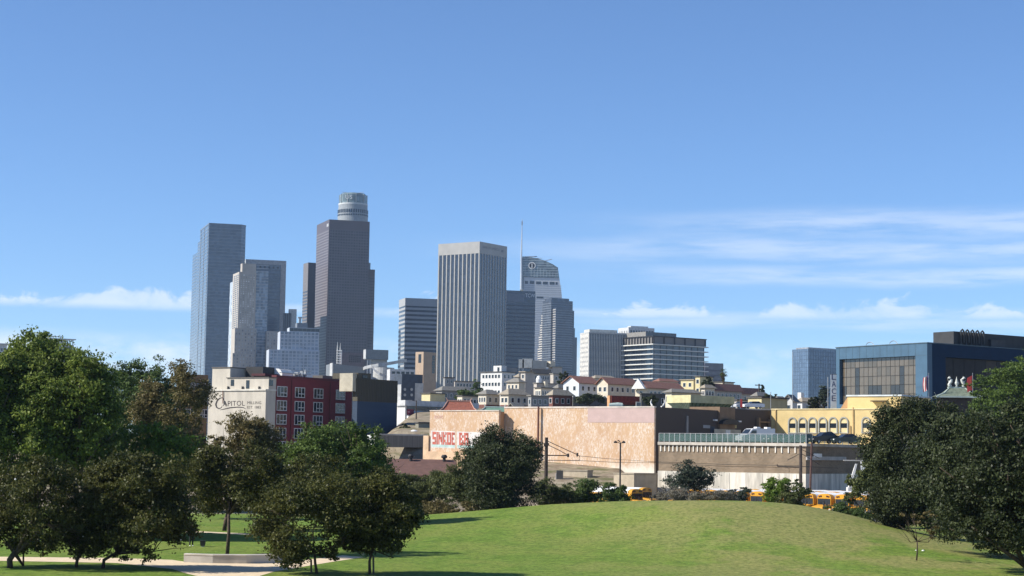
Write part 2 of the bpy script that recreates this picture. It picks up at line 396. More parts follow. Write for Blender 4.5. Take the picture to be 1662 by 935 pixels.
MB().prism([(-.3, -.3), (ch, -.3), (b.Lr + .3, 5), (b.Lr + .3, b.Ll), (-.3, b.Ll)], b.H, b.H + 1.6).build('parapet', gl2, b.o)
b.fins('L', b.Ll * .1, b.Ll * .9, 0, b.H - .5, 3, .9, .35, m_('pale mullion', (.3, .33, .36), .5), 'mullion')

# one more glass tower behind the stacked apartment tower
gB = glass('mid blue curtain glass', (.11, .15, .20), snap=(2.5, 2.5, 4)); frm = m_('pale frame stone', (.42, .45, .46), .7)
b = Bld('framed_glass_tower', 'blue glass office tower with pale stone frame around its flat top', 'tower', 390, 397, 462, 421, 2120, 74, ZB, 500)
b.block('shaft', gB); b.bands(10, b.z(434), 44, .22, .12, m_('blue spandrel', (.13, .17, .22), .4))
mb = MB(); mb.box(b.uR(454, 500), b.Lr + .4, -.7, b.Ll, 0, b.H + .2); mb.box(-.4, b.uR(454, 500) - .02, -.7, b.Ll, b.z(428), b.H + .2); mb.build('stone_frame', frm, b.o)
mb = MB()
for i in range(7): mb.box(b.Lr * (.12 + .11 * i), b.Lr * (.12 + .11 * i) + 2.2, -.75, -.68, b.z(434), b.z(432) + 1)
mb.build('louvre', darkglass, b.o, kind='stuff')

# stacked apartment tower
bei = m_('beige precast', (.40, .37, .33), .85, var=.1, scale=.1); wg = glass('pale residential glass', (.20, .25, .31), .2, (2, 2, 3.2), .35)
b = Bld('apartment_tower', 'beige stacked apartment tower with glass strips standing before blue glass towers', 'tower', 370, 386, 434, 441, 1700, 70, ZB, 520)
u1 = b.uR(414, 520)
b.block('beige_block', bei, x1=u1, y1=b.uL(376, 520)); b.block('glass_block', wg, x0=u1 + .02, y0=1.2, z1=b.z(438)); b.block('glass_corner', m_('sunlit corner glass', (.42, .46, .50), .25, snap=(2, 2, 3.2), snapv=.3), x0=1, y0=b.uL(376, 520) + .02, x1=14, z1=b.z(452))  # corner glass coloured lighter to look sunlit
b.block('roof_block', bei, x0=b.uR(391, 520), x1=u1 - .3, y0=.6, y1=9, z0=b.H + .02, z1=b.z(427))
b.grid('R', 1.2, u1 - 1.2, b.z(532), b.H - 2, 6, 26, .5, .55, .1, m_('apartment pane', (.46, .46, .44), .3, snap=(2, 2, 3), snapv=.45))
b.grid('L', .6, b.uL(377, 520), b.z(532), b.H - 2, 3, 26, .55, .55, .1, darkglass)
mb = MB()
for j in range(34): mb.box(u1 + .1, b.Lr, .95, 1.3, b.z(600) + j * 3.05, b.z(600) + j * 3.05 + .5)
mb.build('balcony_slabs', m_('light slab edge', (.36, .39, .42), .6), b.o, kind='stuff')
for (x0, x1, yt, d) in ((379, 414, 533, 5), (375, 411, 574, 9)):
    u0_, u1_ = b.uR(x0, 560), b.uR(x1, 560)
    o = MB().box(u0_, u1_, -d, -.02, 0, b.z(yt)).build('podium_block', bei, b.o)
    mb = MB()
    for i in range(7):
        for j in range(11):
            z0 = b.z(yt) - 3.1 * (j + 1); mb.box(u0_ + (u1_ - u0_) * (i + .28) / 7, u0_ + (u1_ - u0_) * (i + .72) / 7, -d - .08, -d + .02, z0, z0 + 1.7)
    mb.build('window_grid', m_('grey pane', (.30, .31, .31), .35, snap=(2, 2, 3), snapv=.4), o, kind='stuff')
o = MB().box(b.uR(431, 560), b.uR(456, 560), -4, 8, 0, b.z(536)).build('wing', bei, b.o)
mb = MB()
for i in range(5):
    for j in range(12):
        ua, ub = b.uR(431, 560), b.uR(456, 560); z0 = b.z(536) - 3.2 * (j + 1); mb.box(ua + (ub - ua) * (i + .28) / 5, ua + (ub - ua) * (i + .72) / 5, -4.08, -3.98, z0, z0 + 1.8)
mb.build('window_grid', MT['grey pane'], o, kind='stuff')

# white gridded hotel block
whg = m_('white blue frame', (.42, .46, .52), .6, var=.06); blg = glass('hotel glass', (.19, .25, .33), .2, (3, 3, 3.4), .3)
b = Bld('hotel_block', 'white gridded hotel block with taller set back upper storeys below dark brown tower', 'building', 432, 436, 518, 567, 1620, 76, ZB, 590)
b.block('lower_block', whg); b.grid('R', .8, b.Lr - .5, b.z(606), b.H - .6, 13, 7, .74, .72, .1, blg)
ua = b.uR(455, 550); ub = b.uR(470, 550)
o = MB().box(ua, b.Lr - .4, 2, 22, b.H + .02, b.z(537)).build('upper_block', whg, b.o)
mb = MB()
for i in range(10):
    for j in range(5):
        du = (b.Lr - ua - 1) / 10; z0 = b.H + 1 + j * 3.3; mb.box(ua + du * (i + .2), ua + du * (i + .92), 1.9, 2.02, z0, z0 + 2.4)
mb.build('window_grid', blg, o, kind='stuff')
o = MB().box(ub, b.Lr - .6, 3, 20, b.z(537) + .02, b.z(530)).build('penthouse', whg, b.o)
me_ = MB().box(-1.9, 1.9, 2.9, 3.02, 0, 2.9).mesh('penthouse_window', darkglass)
for i in range(7): inst(me_, 'window', o, (ub + (b.Lr - ub) * (i + .5) / 7, 0, b.z(537) + .5))

# small roofs between
b = Bld('dark_column_building', 'dark narrow block with vertical grooves between the white hotel and glass tower', 'building', 459, 460, 472, 508, 2050, 76, ZB, 540)
b.block('shaft', m_('dark slate', (.05, .06, .075), .5)); b.fins('R', .5, b.Lr - .5, 0, b.H, 4, 1.0, .5, m_('slate rib', (.14, .16, .18), .6), 'rib')
MB().box(b.uR(469, 540), b.uR(481, 540), 2, 10, 0, b.z(501)).build('stair_core', frm, b.o)
b = Bld('grey_roof_block', 'small grey block with stub chimney peeking over the white hotel roof', 'building', 479, 482, 499, 524, 1900, 76, ZB, 540)
b.block('block', m_('slate blue wall', (.17, .20, .24), .7)); MB().box(2, 4.5, 2, 5, b.H, b.z(516)).build('chimney', frm, b.o); MB().box(1, 5.5, 1.5, 5.5, b.z(516) + .02, b.z(514)).build('cap', frm, b.o)

# brown granite towers
gran = m_('brown violet granite', (.105, .085, .09), .45, var=.1, scale=.05); dgl = glass('bronze glass', (.055, .05, .06), .15, (1.9, 1.9, 3.9), .35)
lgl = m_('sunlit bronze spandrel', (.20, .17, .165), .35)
b = Bld('dark_granite_tower', 'dark brown granite skyscraper with gridded windows hiding the round white crown', 'skyscraper', 512, 532, 598, 356, 2080, 70, ZB, 460)
b.block('shaft', gran); b.grid('R', .8, b.Lr - .8, b.z(620), b.z(372), 15, 54, .62, .6, .12, dgl)
dz = (b.z(372) - b.z(620)) / 54
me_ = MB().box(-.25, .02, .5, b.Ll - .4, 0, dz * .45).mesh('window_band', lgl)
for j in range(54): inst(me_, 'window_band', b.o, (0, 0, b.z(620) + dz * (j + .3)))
lw = MB().box(b.Lr - 8, b.uR(609, 520), 6, 30, 0, b.z(433)).build('lower_wing', gran, b.o)
mb = MB()
for i in range(4):
    for j in range(32):
        u = b.Lr + .4 + (b.uR(609, 520) - b.Lr - .8) * (i + .2) / 4; mb.box(u, u + 1.4, 5.9, 6.02, b.z(600) + j * 3.5, b.z(600) + j * 3.5 + 2)
mb.build('window_grid', dgl, lw, kind='stuff')
MB().box(b.Lr + .3, b.uR(604, 440), 8, 16, b.z(433) + .02, b.z(422)).build('roof_plant', m_('plant grey', (.2, .24, .27), .6), lw)
mb = MB()
for i, wd in enumerate((.9, .9, .5, .9, .9)): mb.box(-.35, -.05, 2.5 + i * 1.7, 2.5 + i * 1.7 + wd, b.z(367), b.z(362))
mb.build('sign_letters', white, b.o)
b = Bld('brown_slab_tower', 'narrow brown tower with pale lit side left of the dark granite skyscraper', 'tower', 491, 499, 513, 426, 2200, 66, ZB, 500)
b.block('shaft', m_('dark plum granite', (.06, .055, .065), .4)); MB().box(-.3, .02, .3, b.Ll - .2, 0, b.H).build('sunlit_side', m_('sunlit granite', (.17, .155, .15), .5), b.o)  # sunlight on the left face painted as a lighter granite sheet
me_ = MB().box(-.5, -.28, .8, b.Ll - .8, 0, 1.5).mesh('window_band', dgl)
for j in range(44): inst(me_, 'window_band', b.o, (0, 0, 12 + j * 3.9))

# round crowned tower
c = at(566, 640, 2300); rr = 24 / F * 2300
t = thing('round_crown_tower', 'round white tower with green glass crown rising behind the dark granite tower', 'skyscraper', (c.x, c.y, ZB))
zt = lambda py: at(566, py, 2300).z - ZB
MB().lathe([(rr * 1.03, 0), (rr * 1.03, zt(341)), (rr * .99, zt(341) + .1), (rr * .99, zt(333))], 40).build('drum', m_('white granite', (.27, .295, .31), .7), t)
MB().lathe([(rr * .94, zt(333)), (rr * .94, zt(318)), (rr * .8, zt(315)), (rr * .5, zt(314))], 40).build('glass_crown', glass('green crown glass', (.14, .18, .18), .2, (3, 3, 6), .3), t)
MB().lathe([(rr * 1.0, zt(334)), (rr * 1.0, zt(331.5))], 40).build('crown_ring', m_('pale ring stone', (.5, .52, .52), .7), t)
mb = MB()
for k in range(40):
    a = 6.28319 * k / 40
    for z0, z1 in ((zt(352), zt(349.5)), (zt(347.5), zt(342))):
        p = [(rr * 1.045 * math.cos(a + s), rr * 1.045 * math.sin(a + s)) for s in (-.045, .045)]; q = [(x * .97, y * .97) for x, y in p]
        mb.prism([p[0], p[1], q[1], q[0]], z0, z1)
mb.build('window_grid', darkglass, t, kind='stuff')
me_ = MB().box(-.5, .5, -rr * .97, -rr * .9, zt(332), zt(317)).mesh('rib', m_('crown rib', (.3, .33, .33), .6))
for k in range(10): inst(me_, 'rib', t, (0, 0, 0), 6.28319 * k / 10 + .3)
letters('US', lambda a, q: (-8.5 + a * 9, -rr * .99 - .2, zt(326) + q * (zt(320) - zt(326))), white, t)
mb = MB()
for s in (-1, 1): mb.tube([(s * 4, -4, zt(314)), (s * 14, -6, zt(313))], .25, 5)
mb.build('roof_davit', metal, t)

# banded grey tower
gw = m_('grey white band', (.36, .38, .40), .6, var=.08); b = Bld('banded_office_tower', 'grey office tower with even horizontal window bands and plain flat top', 'tower', 647, 657, 714, 484, 2200, 74, ZB, 540)
b.block('shaft', glass('blue black glass', (.05, .065, .085), .15)); b.bands(6, b.z(497), 29, .5, .22, gw)
MB().box(-.3, b.Lr + .3, -.3, b.Ll + .3, b.z(496), b.H + .4).build('top_band', gw, b.o)

# tall tower with vertical piers
pier = m_('pale grey pier stone', (.36, .355, .335), .75, var=.08, scale=.1); b = Bld('ribbed_bank_tower', 'tall square tower with pale vertical piers and dark glass under solid top band', 'skyscraper', 711, 777, 821, 392, 2030, 33.7, ZB, 480)
b.block('shaft', glass('blue black bay glass', (.028, .035, .05), .15, (2, 2, 4), .3), z1=b.z(400))
MB().box(-.5, b.Lr + .5, -.5, b.Ll + .5, b.z(411), b.H).build('top_band', pier, b.o)
zt_ = b.z(411) - .02
b.fins('L', .3, b.Ll - .3, 0, zt_, 11, 1.45, .45, pier, 'pier'); b.fins('R', .3, b.Lr - .3, 0, zt_, 11, 1.45, .45, pier, 'pier')
letters('BANK OF AMERICA', lambda a, q: (b.Lr * (.10 + .62 * a), -.58, b.z(402) + q * 3.0), m_('sign dark', (.1, .1, .12), .5), b.o)
mb = MB()
for i in range(3): mb.quad((b.Lr * .78 + i * 1.6, -.58, b.z(403)), (b.Lr * .78 + i * 1.6 + 1, -.58, b.z(403)), (b.Lr * .78 + i * 1.6 + 2, -.58, b.z(399)), (b.Lr * .78 + i * 1.6 + 1, -.58, b.z(399)))
mb.build('logo', MT['sign dark'], b.o)

# dark tower with three letter sign
b = Bld('dark_blue_tower', 'dark navy glass tower with white letters TCW at its top corner', 'tower', 812, 819, 868, 471, 2260, 74, ZB, 540)
nav = glass('navy glass', (.032, .045, .07), .15); b.block('shaft', nav)
b.bands(6, b.z(492), 34, .3, .1, m_('navy spandrel', (.04, .05, .075), .4)); MB().box(1, b.uR(851, 480), -.4, -.02, b.z(489), b.z(476)).build('louvre_panel', m_('louvre grey', (.16, .18, .21), .6), b.o)
ua = b.uR(852.5, 480); letters('TCW', lambda a, q: (ua + a * (b.Lr - ua - .6), -.3, b.z(481) + q * (b.z(475) - b.z(481))), m_('sign white', (.8, .8, .8), .6, var=.02), b.o)

# sail topped tower with spire
D9 = 2700; c = at(880, 620, D9)
t = thing('sail_top_tower', 'white glass tower with slanted sail crown, round emblem and tall thin spire', 'skyscraper', (c.x, c.y, ZB))
def loc9(px, py): p = at(px, py, D9); return (p.x - c.x, p.z - ZB)
def outl(pts): return [loc9(*p) for p in pts]
sc_ = outl([(844, 470), (848, 416), (858, 416.5), (870, 418.5), (884, 422.5), (897, 428.5), (905.5, 434), (908, 451), (850, 449), (849.5, 470)])
MB().sect([(x, z) for x, z in sc_], 'y', 2, 34).build('sail_crown', glass('grey green crown glass', (.13, .17, .19), .25, (4, 4, 4), .4), t)
sh = outl([(850, 449.3), (908, 451.3), (912, 480), (913, 625), (846, 625), (849.5, 470.5)])
MB().sect(sh, 'y', 3, 33).build('shaft', m_('silver white cladding', (.50, .53, .56), .4, var=.05), t)
for (xa, xb, ya, yb) in ((852, 857, 456, 460.5), (860, 867, 456, 460.5), (870, 878, 456.5, 461), (881, 889, 457, 461.3), (892, 900, 457.3, 461.6), (902, 905, 457.6, 461.8), (871, 882, 481, 484)):
    x0, z0 = loc9(xa, yb); x1, z1 = loc9(xb, ya); MB().box(x0, x1, 2.7, 3.05, z0, z1).build('window', darkglass, t)
mb = MB()
for k in range(8):
    x0, z0 = loc9(849, 419 + k * 4); x1, _ = loc9(min(906, 880 + k * 6), 419 + k * 4); mb.box(x0, x1, 1.7, 2.02, z0, z0 + .8)
for k in range(11):
    x0, z0 = loc9(852 + k * 5, 449); _, z1 = loc9(0, 418.5 + max(0, k - 3) ** 1.25 * .95); mb.box(x0, x0 + .6, 1.6, 2.02, z0, z1 - 1)
mb.build('crown_frame', m_('pale crown frame', (.36, .42, .43), .5), t)
for k in range(36):
    x0, z0 = loc9(851, 463.5 + k * 3.6)
    if k == 0: me_ = MB().box(0, loc9(911, 500)[0] - x0, 2.75, 3.05, 0, 1.0).mesh('floor_line', m_('silver seam', (.33, .36, .40), .4))
    inst(me_, 'floor_line', t, (x0, 0, z0))
x0, z0 = loc9(863.5, 431)
MB().lathe([(5.4, -.5), (5.4, 0), (4.3, 0), (4.3, -.5)], 24).build('emblem_ring', white, t).matrix_local = Matrix.Translation((x0, 1.2, z0)) @ Matrix.Rotation(R(90), 4, 'X')
mb = MB(); mb.box(x0 - .7, x0 + .7, .9, 1.3, z0 - 3.2, z0 + 3.2); mb.box(x0 - 1.8, x0 + 1.8, .9, 1.3, z0 + 2.5, z0 + 3.3); mb.box(x0 - 1.8, x0 + 1.8, .9, 1.3, z0 - 3.3, z0 - 2.5); mb.build('emblem_letter', white, t)
x0, z0 = loc9(845, 470); x1, z1 = loc9(847.5, 356)
MB().tube([(x0 + 1, 1, z0), (x0 + (x1 - x0) * .5, 1, (z0 + z1) / 2), (x1, 1, z1)], [2.0, 1.3, .35], 8).build('spire', m_('spire steel', (.5, .53, .56), .4, .3), t)
MB().box(x1 - .9, x1 + .9, .2, 1.8, z1 - 9, z1 - 3).build('beacon', metal, t)
mb = MB(); a0 = loc9(884, 423); a1 = loc9(896, 420); mb.tube([(a0[0], 6, a0[1]), (a1[0], 6, a1[1])], .5, 5); a0 = loc9(852, 416.5); a1 = loc9(872, 416); mb.tube([(a0[0], 6, a0[1] + .4), (a1[0], 6, a1[1] + .4)], .6, 5); mb.build('crane_arm', metal, t)

# stepped corner tower
st = m_('stepped grey spandrel', (.17, .20, .24), .4); stl = m_('sunlit step bay', (.50, .49, .47), .7); sg = glass('stepped blue glass', (.07, .09, .125), .15)  # lighter bay colour stands in for sun on the left-facing steps
b = Bld('stepped_tower', 'blue grey tower with stepped corners and checkered sunlit bays beside navy tower', 'tower', 880, 894, 929, 487, 2000, 62, ZB, 540)
b.block('core', sg)
b.block('roof_tier', sg, x0=1.5, x1=b.Lr * .86, y0=1.5, y1=b.Ll * .85, z0=b.H + .02, z1=b.z(483))
for k, (xl_, yt) in enumerate(((876.5, 505), (873.5, 520), (871, 540), (868.5, 560))):
    b.block('left_step', sg, x0=1.5 + k * .8, x1=b.Lr - 2, y0=(b.Ll if k == 0 else b.uL(((876.5, 873.5, 871)[k - 1]), 540)) + .02, y1=b.uL(xl_, 540), z1=b.z(yt))
for k, (xr_, yt) in enumerate(((933, 502), (936, 530), (941, 545))):
    b.block('right_step', sg, x0=(b.Lr if k == 0 else b.uR((933, 936)[k - 1], 540)) + .02, x1=b.uR(xr_, 540), y0=2 + k * 2, y1=b.Ll - 2, z1=b.z(yt))
ua = b.uR(897, 540); b.block('corner_bay', sg, x0=ua, x1=b.Lr - 5, y0=-7, y1=-.02, z1=b.z(500))
n = 34; dz = (b.z(489) - b.z(620)) / n
mb, mp = MB(), MB()
for j in range(n):
    z0 = b.z(620) + dz * j
    mb.box(-.2, b.Lr + .2, -.2, b.Ll, z0, z0 + dz * .3)
    if z0 < b.z(503):
        mb.box(ua - .2, b.Lr - 4.8, -7.2, -6.9, z0, z0 + dz * .3)
        for i in range(3): mp.box(ua - .5, ua + .1, -6.6 + i * 2.2, -5.2 + i * 2.2, z0 + dz * .15, z0 + dz * .62)
    for k, (y0, y1, yt) in enumerate(((b.uL(876.5, 540), b.Ll, 505), (b.uL(873.5, 540), b.uL(876.5, 540), 520), (b.uL(871, 540), b.uL(873.5, 540), 540), (b.uL(868.5, 540), b.uL(871, 540), 560))):
        if z0 < b.z(yt) - 3:
            mp.box(1.1 + k * .8, 1.6 + k * .8, y1 + .3, y0 - .3, z0 + dz * .15, z0 + dz * .6)
mb.build('floor_bands', st, b.o, kind='stuff'); mp.build('sunlit_bays', stl, b.o, kind='stuff')

# finned grey building, white-topped one behind it
fin = m_('pale fin concrete', (.42, .43, .43), .75); b = Bld('finned_office_block', 'grey office block with fine vertical fins and pale concrete end wall', 'building', 942, 956, 1018, 541, 1500, 70, ZB + 4, 580)
b.block('body', glass('fin bay glass', (.06, .085, .11), .2)); b.fins('R', .3, b.Lr - .3, 0, b.H - .4, 24, .55, .5, fin)
MB().box(-.5, .02, -.4, b.Ll, 0, b.H).build('end_wall', m_('end wall concrete', (.48, .47, .44), .85), b.o)
b.grid('L', 1, b.Ll - 1, 2, b.H - 2, 6, 20, .4, .4, .56, m_('end wall opening', (.2, .21, .22), .6)); MB().box(-.6, b.Lr + .6, -.6, b.Ll + .2, b.H, b.H + 1.2).build('parapet', fin, b.o)
MB().box(1, b.uR(1003, 560), 2, 14, b.H + 1.22, b.z(534)).build('penthouse', m_('penthouse cream', (.5, .5, .46), .8), b.o)
b = Bld('white_top_block', 'white topped office block with tall dark windows behind the finned block', 'building', 1003, 1020, 1062, 531, 1680, 66, ZB + 4, 560)
b.block('body', m_('white office wall', (.50, .51, .52), .7)); b.grid('R', 1.5, b.Lr - 1, b.z(600), b.z(535), 9, 8, .62, .8, .12, darkglass); b.grid('L', 1, b.Ll - 1, b.z(600), b.z(535), 4, 8, .5, .7, .12, MT['grey pane'])
MB().box(4, b.Lr - 5, 3, 10, b.H, b.H + 1.6).build('roof_plant', frm, b.o)

# broad building with overhanging white slabs
b = Bld('slab_edged_office', 'broad dark glass office with overhanging white floor slabs and louvred top storey', 'building', 1008, 1060, 1143, 545, 1480, 54, ZB + 2, 590)
b.block('glass_core', glass('dark blue office glass', (.035, .05, .07), .12, (3, 3, 4.1), .3), z1=b.z(559))
slab = m_('white slab', (.62, .62, .58), .6, var=.05); me_ = MB().box(-2.6, b.Lr + 2.6, -2.6, b.Ll + 2.6, 0, .75).mesh('floor_slab', slab)
for j in range(10): inst(me_, 'floor_slab', b.o, (0, 0, b.z(559.5 + 8 * j)))
lou = m_('taupe louvre', (.17, .16, .15), .7, var=.1, stretch=(1, 1, 12)); b.block('louvre_storey', lou, x0=-.6, x1=b.Lr + .6, y0=-.6, y1=b.Ll + .6, z0=b.z(559) + .8, z1=b.H - .7)
b.fins('R', -.4, b.Lr + .4, b.z(559) + .78, b.H - .72, 6, .8, 1.4, black, 'post'); b.fins('L', 0, b.Ll, b.z(559) + .78, b.H - .72, 12, .7, 1.4, black, 'post')
MB().box(-1.5, b.Lr + 1.5, -1.5, b.Ll + 1.5, b.H - .68, b.H).build('roof_edge', black, b.o)
MB().box(2, b.uR(1113, 560) , 12, b.Ll - 4, b.H + .02, b.z(537)).build('penthouse', m_('taupe wall', (.23, .22, .20), .8), b.o)
b.fins('R', 1, b.Lr - .5, 0, b.z(559) - .1, 9, .5, .3, m_('navy mullion', (.05, .06, .08), .4), 'mullion')
b.fins('L', 3, b.Ll - .5, 0, b.z(559) - .1, 7, .5, .3, MT['navy mullion'], 'mullion')

b = Bld('violet_glass_block', 'plain violet brown glass block behind the palm on the hill', 'building', 1138, 1144, 1174, 589, 1900, 72, ZB, 610)
b.block('body', glass('violet glass', (.085, .075, .095), .2)); b.bands(2, b.H - 5, 14, .3, .1, m_('violet spandrel', (.075, .07, .09), .4))
b = Bld('blue_mirror_tower', 'plain blue mirror glass tower standing alone beside the blue panelled building', 'tower', 1286, 1312, 1364, 566, 1100, 56, 22, 620)
b.block('body', glass('blue mirror glass', (.10, .155, .24), .08, (1.6, 1.6, 3.4), .16)); b.bands(1, b.H - .5, 21, .1, .06, m_('blue seam', (.08, .12, .18), .3))
b.fins('R', 0, b.Lr, 0, b.H, 14, .12, .08, MT['blue seam'], 'mullion'); b.fins('L', 0, b.Ll, 0, b.H, 10, .12, .08, MT['blue seam'], 'mullion')
MB().box(1, b.Lr - 2, 1, b.Ll - 2, b.H, b.H + 1).build('roof_plant', metal, b.o)
# far left apartment block with roof frame
b = Bld('balcony_tower', 'distant pale apartment tower with a projecting roof frame above the big leafy tree', 'tower', 72, 78, 119, 550, 1500, 56, ZB, 580)
b.block('body', m_('far pale wall', (.42, .45, .48), .7), x1=b.uR(106, 580)); b.bands(3, b.z(556), 18, .35, .5, m_('far balcony', (.52, .54, .56), .7), 'balcony_slab', Lr=b.uR(118, 580))
b.block('balcony_bay', m_('far bay glass', (.14, .18, .23), .3), x0=b.uR(106, 580) + .02, x1=b.uR(117, 580), z1=b.z(560))
mb = MB(); mb.box(0, b.Lr + 1.5, -1, 8, b.H, b.H + .8)
for u in (b.uR(108, 580), b.uR(117, 580)): mb.box(u, u + .7, 0, .7, b.z(562), b.H)
mb.build('roof_frame', frm, b.o)
mb = MB(); u = b.uR(98, 580); mb.box(u, u + .8, 2, 2.8, b.H + .8, b.z(546)); mb.box(u - 10, u + 3, 1.8, 3, b.z(546), b.z(546) + .6); mb.build('roof_mast', metal, b.o)
b = Bld('far_roof_block', 'distant flat roofed block edge showing left of the big leafy tree', 'building', -30, -26, 18, 558, 1500, 56, ZB, 580)
b.block('body', MT['far pale wall'], x1=b.Lr - 4); MB().box(-.5, b.Lr, -2, 8, b.H + .02, b.H + 1.0).build('roof_slab', frm, b.o)
b.grid('R', 1, b.Lr - 5, 4, b.H - 2, 8, 14, .6, .5, .1, darkglass)

# ------------------------------------------------------------------ hall school, cathedral tower and roofs below the towers
tan = m_('tan sandstone', (.40, .30, .215), .85, var=.08, scale=.3)
b = Bld('bell_tower', 'tall plain tan concrete bell tower with slot windows before the ribbed tower', 'tower', 674, 687, 708, 571, 1000, 42, None, 600)
b.block('shaft', tan)
o = MB().box(-.08, .02, b.uL(683.5, 590), b.uL(679, 590), b.zL(681, 589), b.zL(681, 575)).build('slot_window', darkglass, b.o)
me_ = MB().box(b.uR(701, 600), b.uR(705.5, 600), -.08, .02, 0, 1.3).mesh('slot_window', darkglass)
for k in range(7): inst(me_, 'slot_window', b.o, (0, 0, b.zR(703, 606) + k * 1.45))
gm = m_('grey zinc cladding', (.20, .215, .225), .45, .2, .1); lg = m_('light grey render', (.40, .41, .41), .8)
b = Bld('school_fly_tower', 'grey metal box tower of the arts school raised over a pale drum', 'building', 590, 594, 630, 567, 960, 70, None, 590)
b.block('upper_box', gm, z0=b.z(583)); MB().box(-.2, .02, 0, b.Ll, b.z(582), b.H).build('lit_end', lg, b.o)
b.block('neck', lg, x0=b.uR(604, 590), y0=2, z1=b.z(583) - .02)
for u in (597, 601): MB().box(b.uR(u, 590), b.uR(u, 590) + .6, 1, 1.6, 0, b.z(583) - .02).build('column', metal, b.o)
b = Bld('school_theatre', 'low grey metal theatre hall with slanted pale end wall behind the red building', 'building', 537, 541, 592, 590, 930, 72, None, 600)
MB().sect([(0, 0), (b.Lr, 0), (b.Lr, b.H - 1.5), (0, b.H)], 'y', 0, 18).build('hall', gm, b.o); MB().box(-.6, -.02, -.3, b.Ll, 0, b.H + .3).build('end_wall', lg, b.o)
# spiral ramp
c = at(624, 604, 940); t = thing('spiral_ramp', 'curved pale grey ramp ribbon sweeping round the school drum', 'ramp', (c.x, c.y, 24))
def ribbon(mb, pts, h, th=1.0):
    q = [at(*p) - Vector((c.x, c.y, 24)) for p in pts]
    for p0, p1 in zip(q[:-1], q[1:]): mb.hexa(((p0.x, p0.y, p0.z), (p1.x, p1.y, p1.z), (p1.x, p1.y + th, p1.z), (p0.x, p0.y + th, p0.z), (p0.x, p0.y, p0.z + h), (p1.x, p1.y, p1.z + h), (p1.x, p1.y + th, p1.z + h), (p0.x, p0.y + th, p0.z + h)))
mb = MB(); ribbon(mb, [(583, 607, 950), (586, 603, 940), (592, 599.5, 930), (602, 597, 922), (614, 595, 920), (628, 593, 924), (640, 591, 932), (650, 589, 942), (660, 587.5, 955)], 1.6); mb.build('upper_ribbon', m_('ramp steel', (.36, .37, .375), .5, .1), t)
mb = MB(); ribbon(mb, [(604, 598, 921), (609, 604, 916), (616, 609, 912), (626, 613, 912), (638, 616, 916)], 1.3); mb.build('lower_ribbon', m_('shaded steel', (.22, .23, .25), .5, .2), t)
q = at(622, 640, 945) - Vector((c.x, c.y, 24)); MB().lathe([(6.2, 0), (5.6, at(622, 597, 945).z - 24)], 24, q.x, q.y).build('drum', lg, t)
b = Bld('white_slot_wall', 'long pale wall with a row of square windows under the banded tower', 'building', 628, 633, 674, 599, 900, 74, None, 605)
b.block('wall', m_('pale render', (.48, .49, .50), .8)); b.windows('R', lin(.6, b.Lr - .3, 5), [b.z(606.5)], 1.7, 1.2, bars=False)
b = Bld('navy_block', 'dark navy block with four round pale discs between school and bell tower', 'building', 640, 652, 686, 607, 700, 60, None, 630)
nv = m_('navy wall', (.045, .06, .085), .7); b.block('wall', nv)
me_ = MB().lathe([(.55, -.06), (.55, .1)], 16).mesh('round_disc', lg)
for px in (657, 668):
    for py in (632, 641):
        o = inst(me_, 'round_disc', b.o); o.matrix_local = Matrix.Translation((b.uR(px, py), -.05, b.zR(px, py))) @ Matrix.Rotation(R(90), 4, 'X')
MB().box(b.uR(673, 640), b.Lr + .1, -.3, 2, 0, b.zR(676, 622)).build('pale_pilaster', lg, b.o); MB().box(-.3, 1.5, .02, b.Ll, 0, b.z(624)).build('pale_corner', lg, b.o)
b = Bld('brown_loft_block', 'low violet brown block behind the white lattice mast and theatre hall', 'building', 551, 554, 592, 572, 1200, 72, None, 590)
b.block('wall', m_('violet brown wall', (.15, .125, .135), .7)); b.grid('R', b.uR(566, 580), b.uR(586, 580), b.z(588), b.z(576), 6, 4, .7, .6, .1, darkglass)
c = at(550, 592, 1000); t = thing('lattice_mast', 'white open lattice stair mast with two spikes before the granite tower', 'mast', (c.x, c.y, 27))
zq = lambda py: at(550, py, 1000).z - 27
me_ = MB().box(-1.5, 1.5, -.9, .9, 0, .35).mesh('landing', white)
for k in range(7): inst(me_, 'landing', t, (0, 0, zq(594 - 4.0 * k)))
for x, yt in ((-1.1, 555), (.5, 557), (1.4, 570)): MB().tube([(x, 0, 0), (x, 0, zq(568)), (x + .1, 0, zq(yt))], [.22, .2, .06], 6).build('spike', white, t)

# ------------------------------------------------------------------ mill, red block, striped block
crm = m_('aged cream plaster', (.50, .46, .39), .9, var=.12, scale=.5, stretch=(1, 1, .35), bump=.15)
b = Bld('flour_mill', 'aged cream flour mill with painted CAPITOL MILLING wall behind the olive tree', 'building', 338, 431, 447, 634, 398, 32, 0, 660)
mill = b; b.block('main_wall', crm)
MB().box(-.25, b.Lr + .1, -.12, b.Ll + .1, b.H + .01, b.H + .35).build('ledge', m_('pale ledge', (.6, .57, .5), .9), b.o)
up = MB().box(.8, b.Lr, -.05, b.uL(365, 620), b.H + .36, b.z(613)).build('upper_storey', crm, b.o)
MB().box(.6, b.Lr + .2, -.25, b.uL(364, 620), b.z(613) + .01, b.z(611.5)).build('parapet', m_('dark coping', (.12, .11, .10), .8), up)
for xa, xb, ya, yb in ((371, 376, 616, 626), (396, 401, 617, 630.5)): MB().box(.72, .82, b.uL(xb, 620), b.uL(xa, 620), b.zL(xa, yb), b.zL(xa, ya)).build('opening', darkglass, up)
MB().box(b.uR(436, 620), b.uR(442.5, 620), -.13, .0, b.z(626), b.z(616.5)).build('opening', darkglass, up)
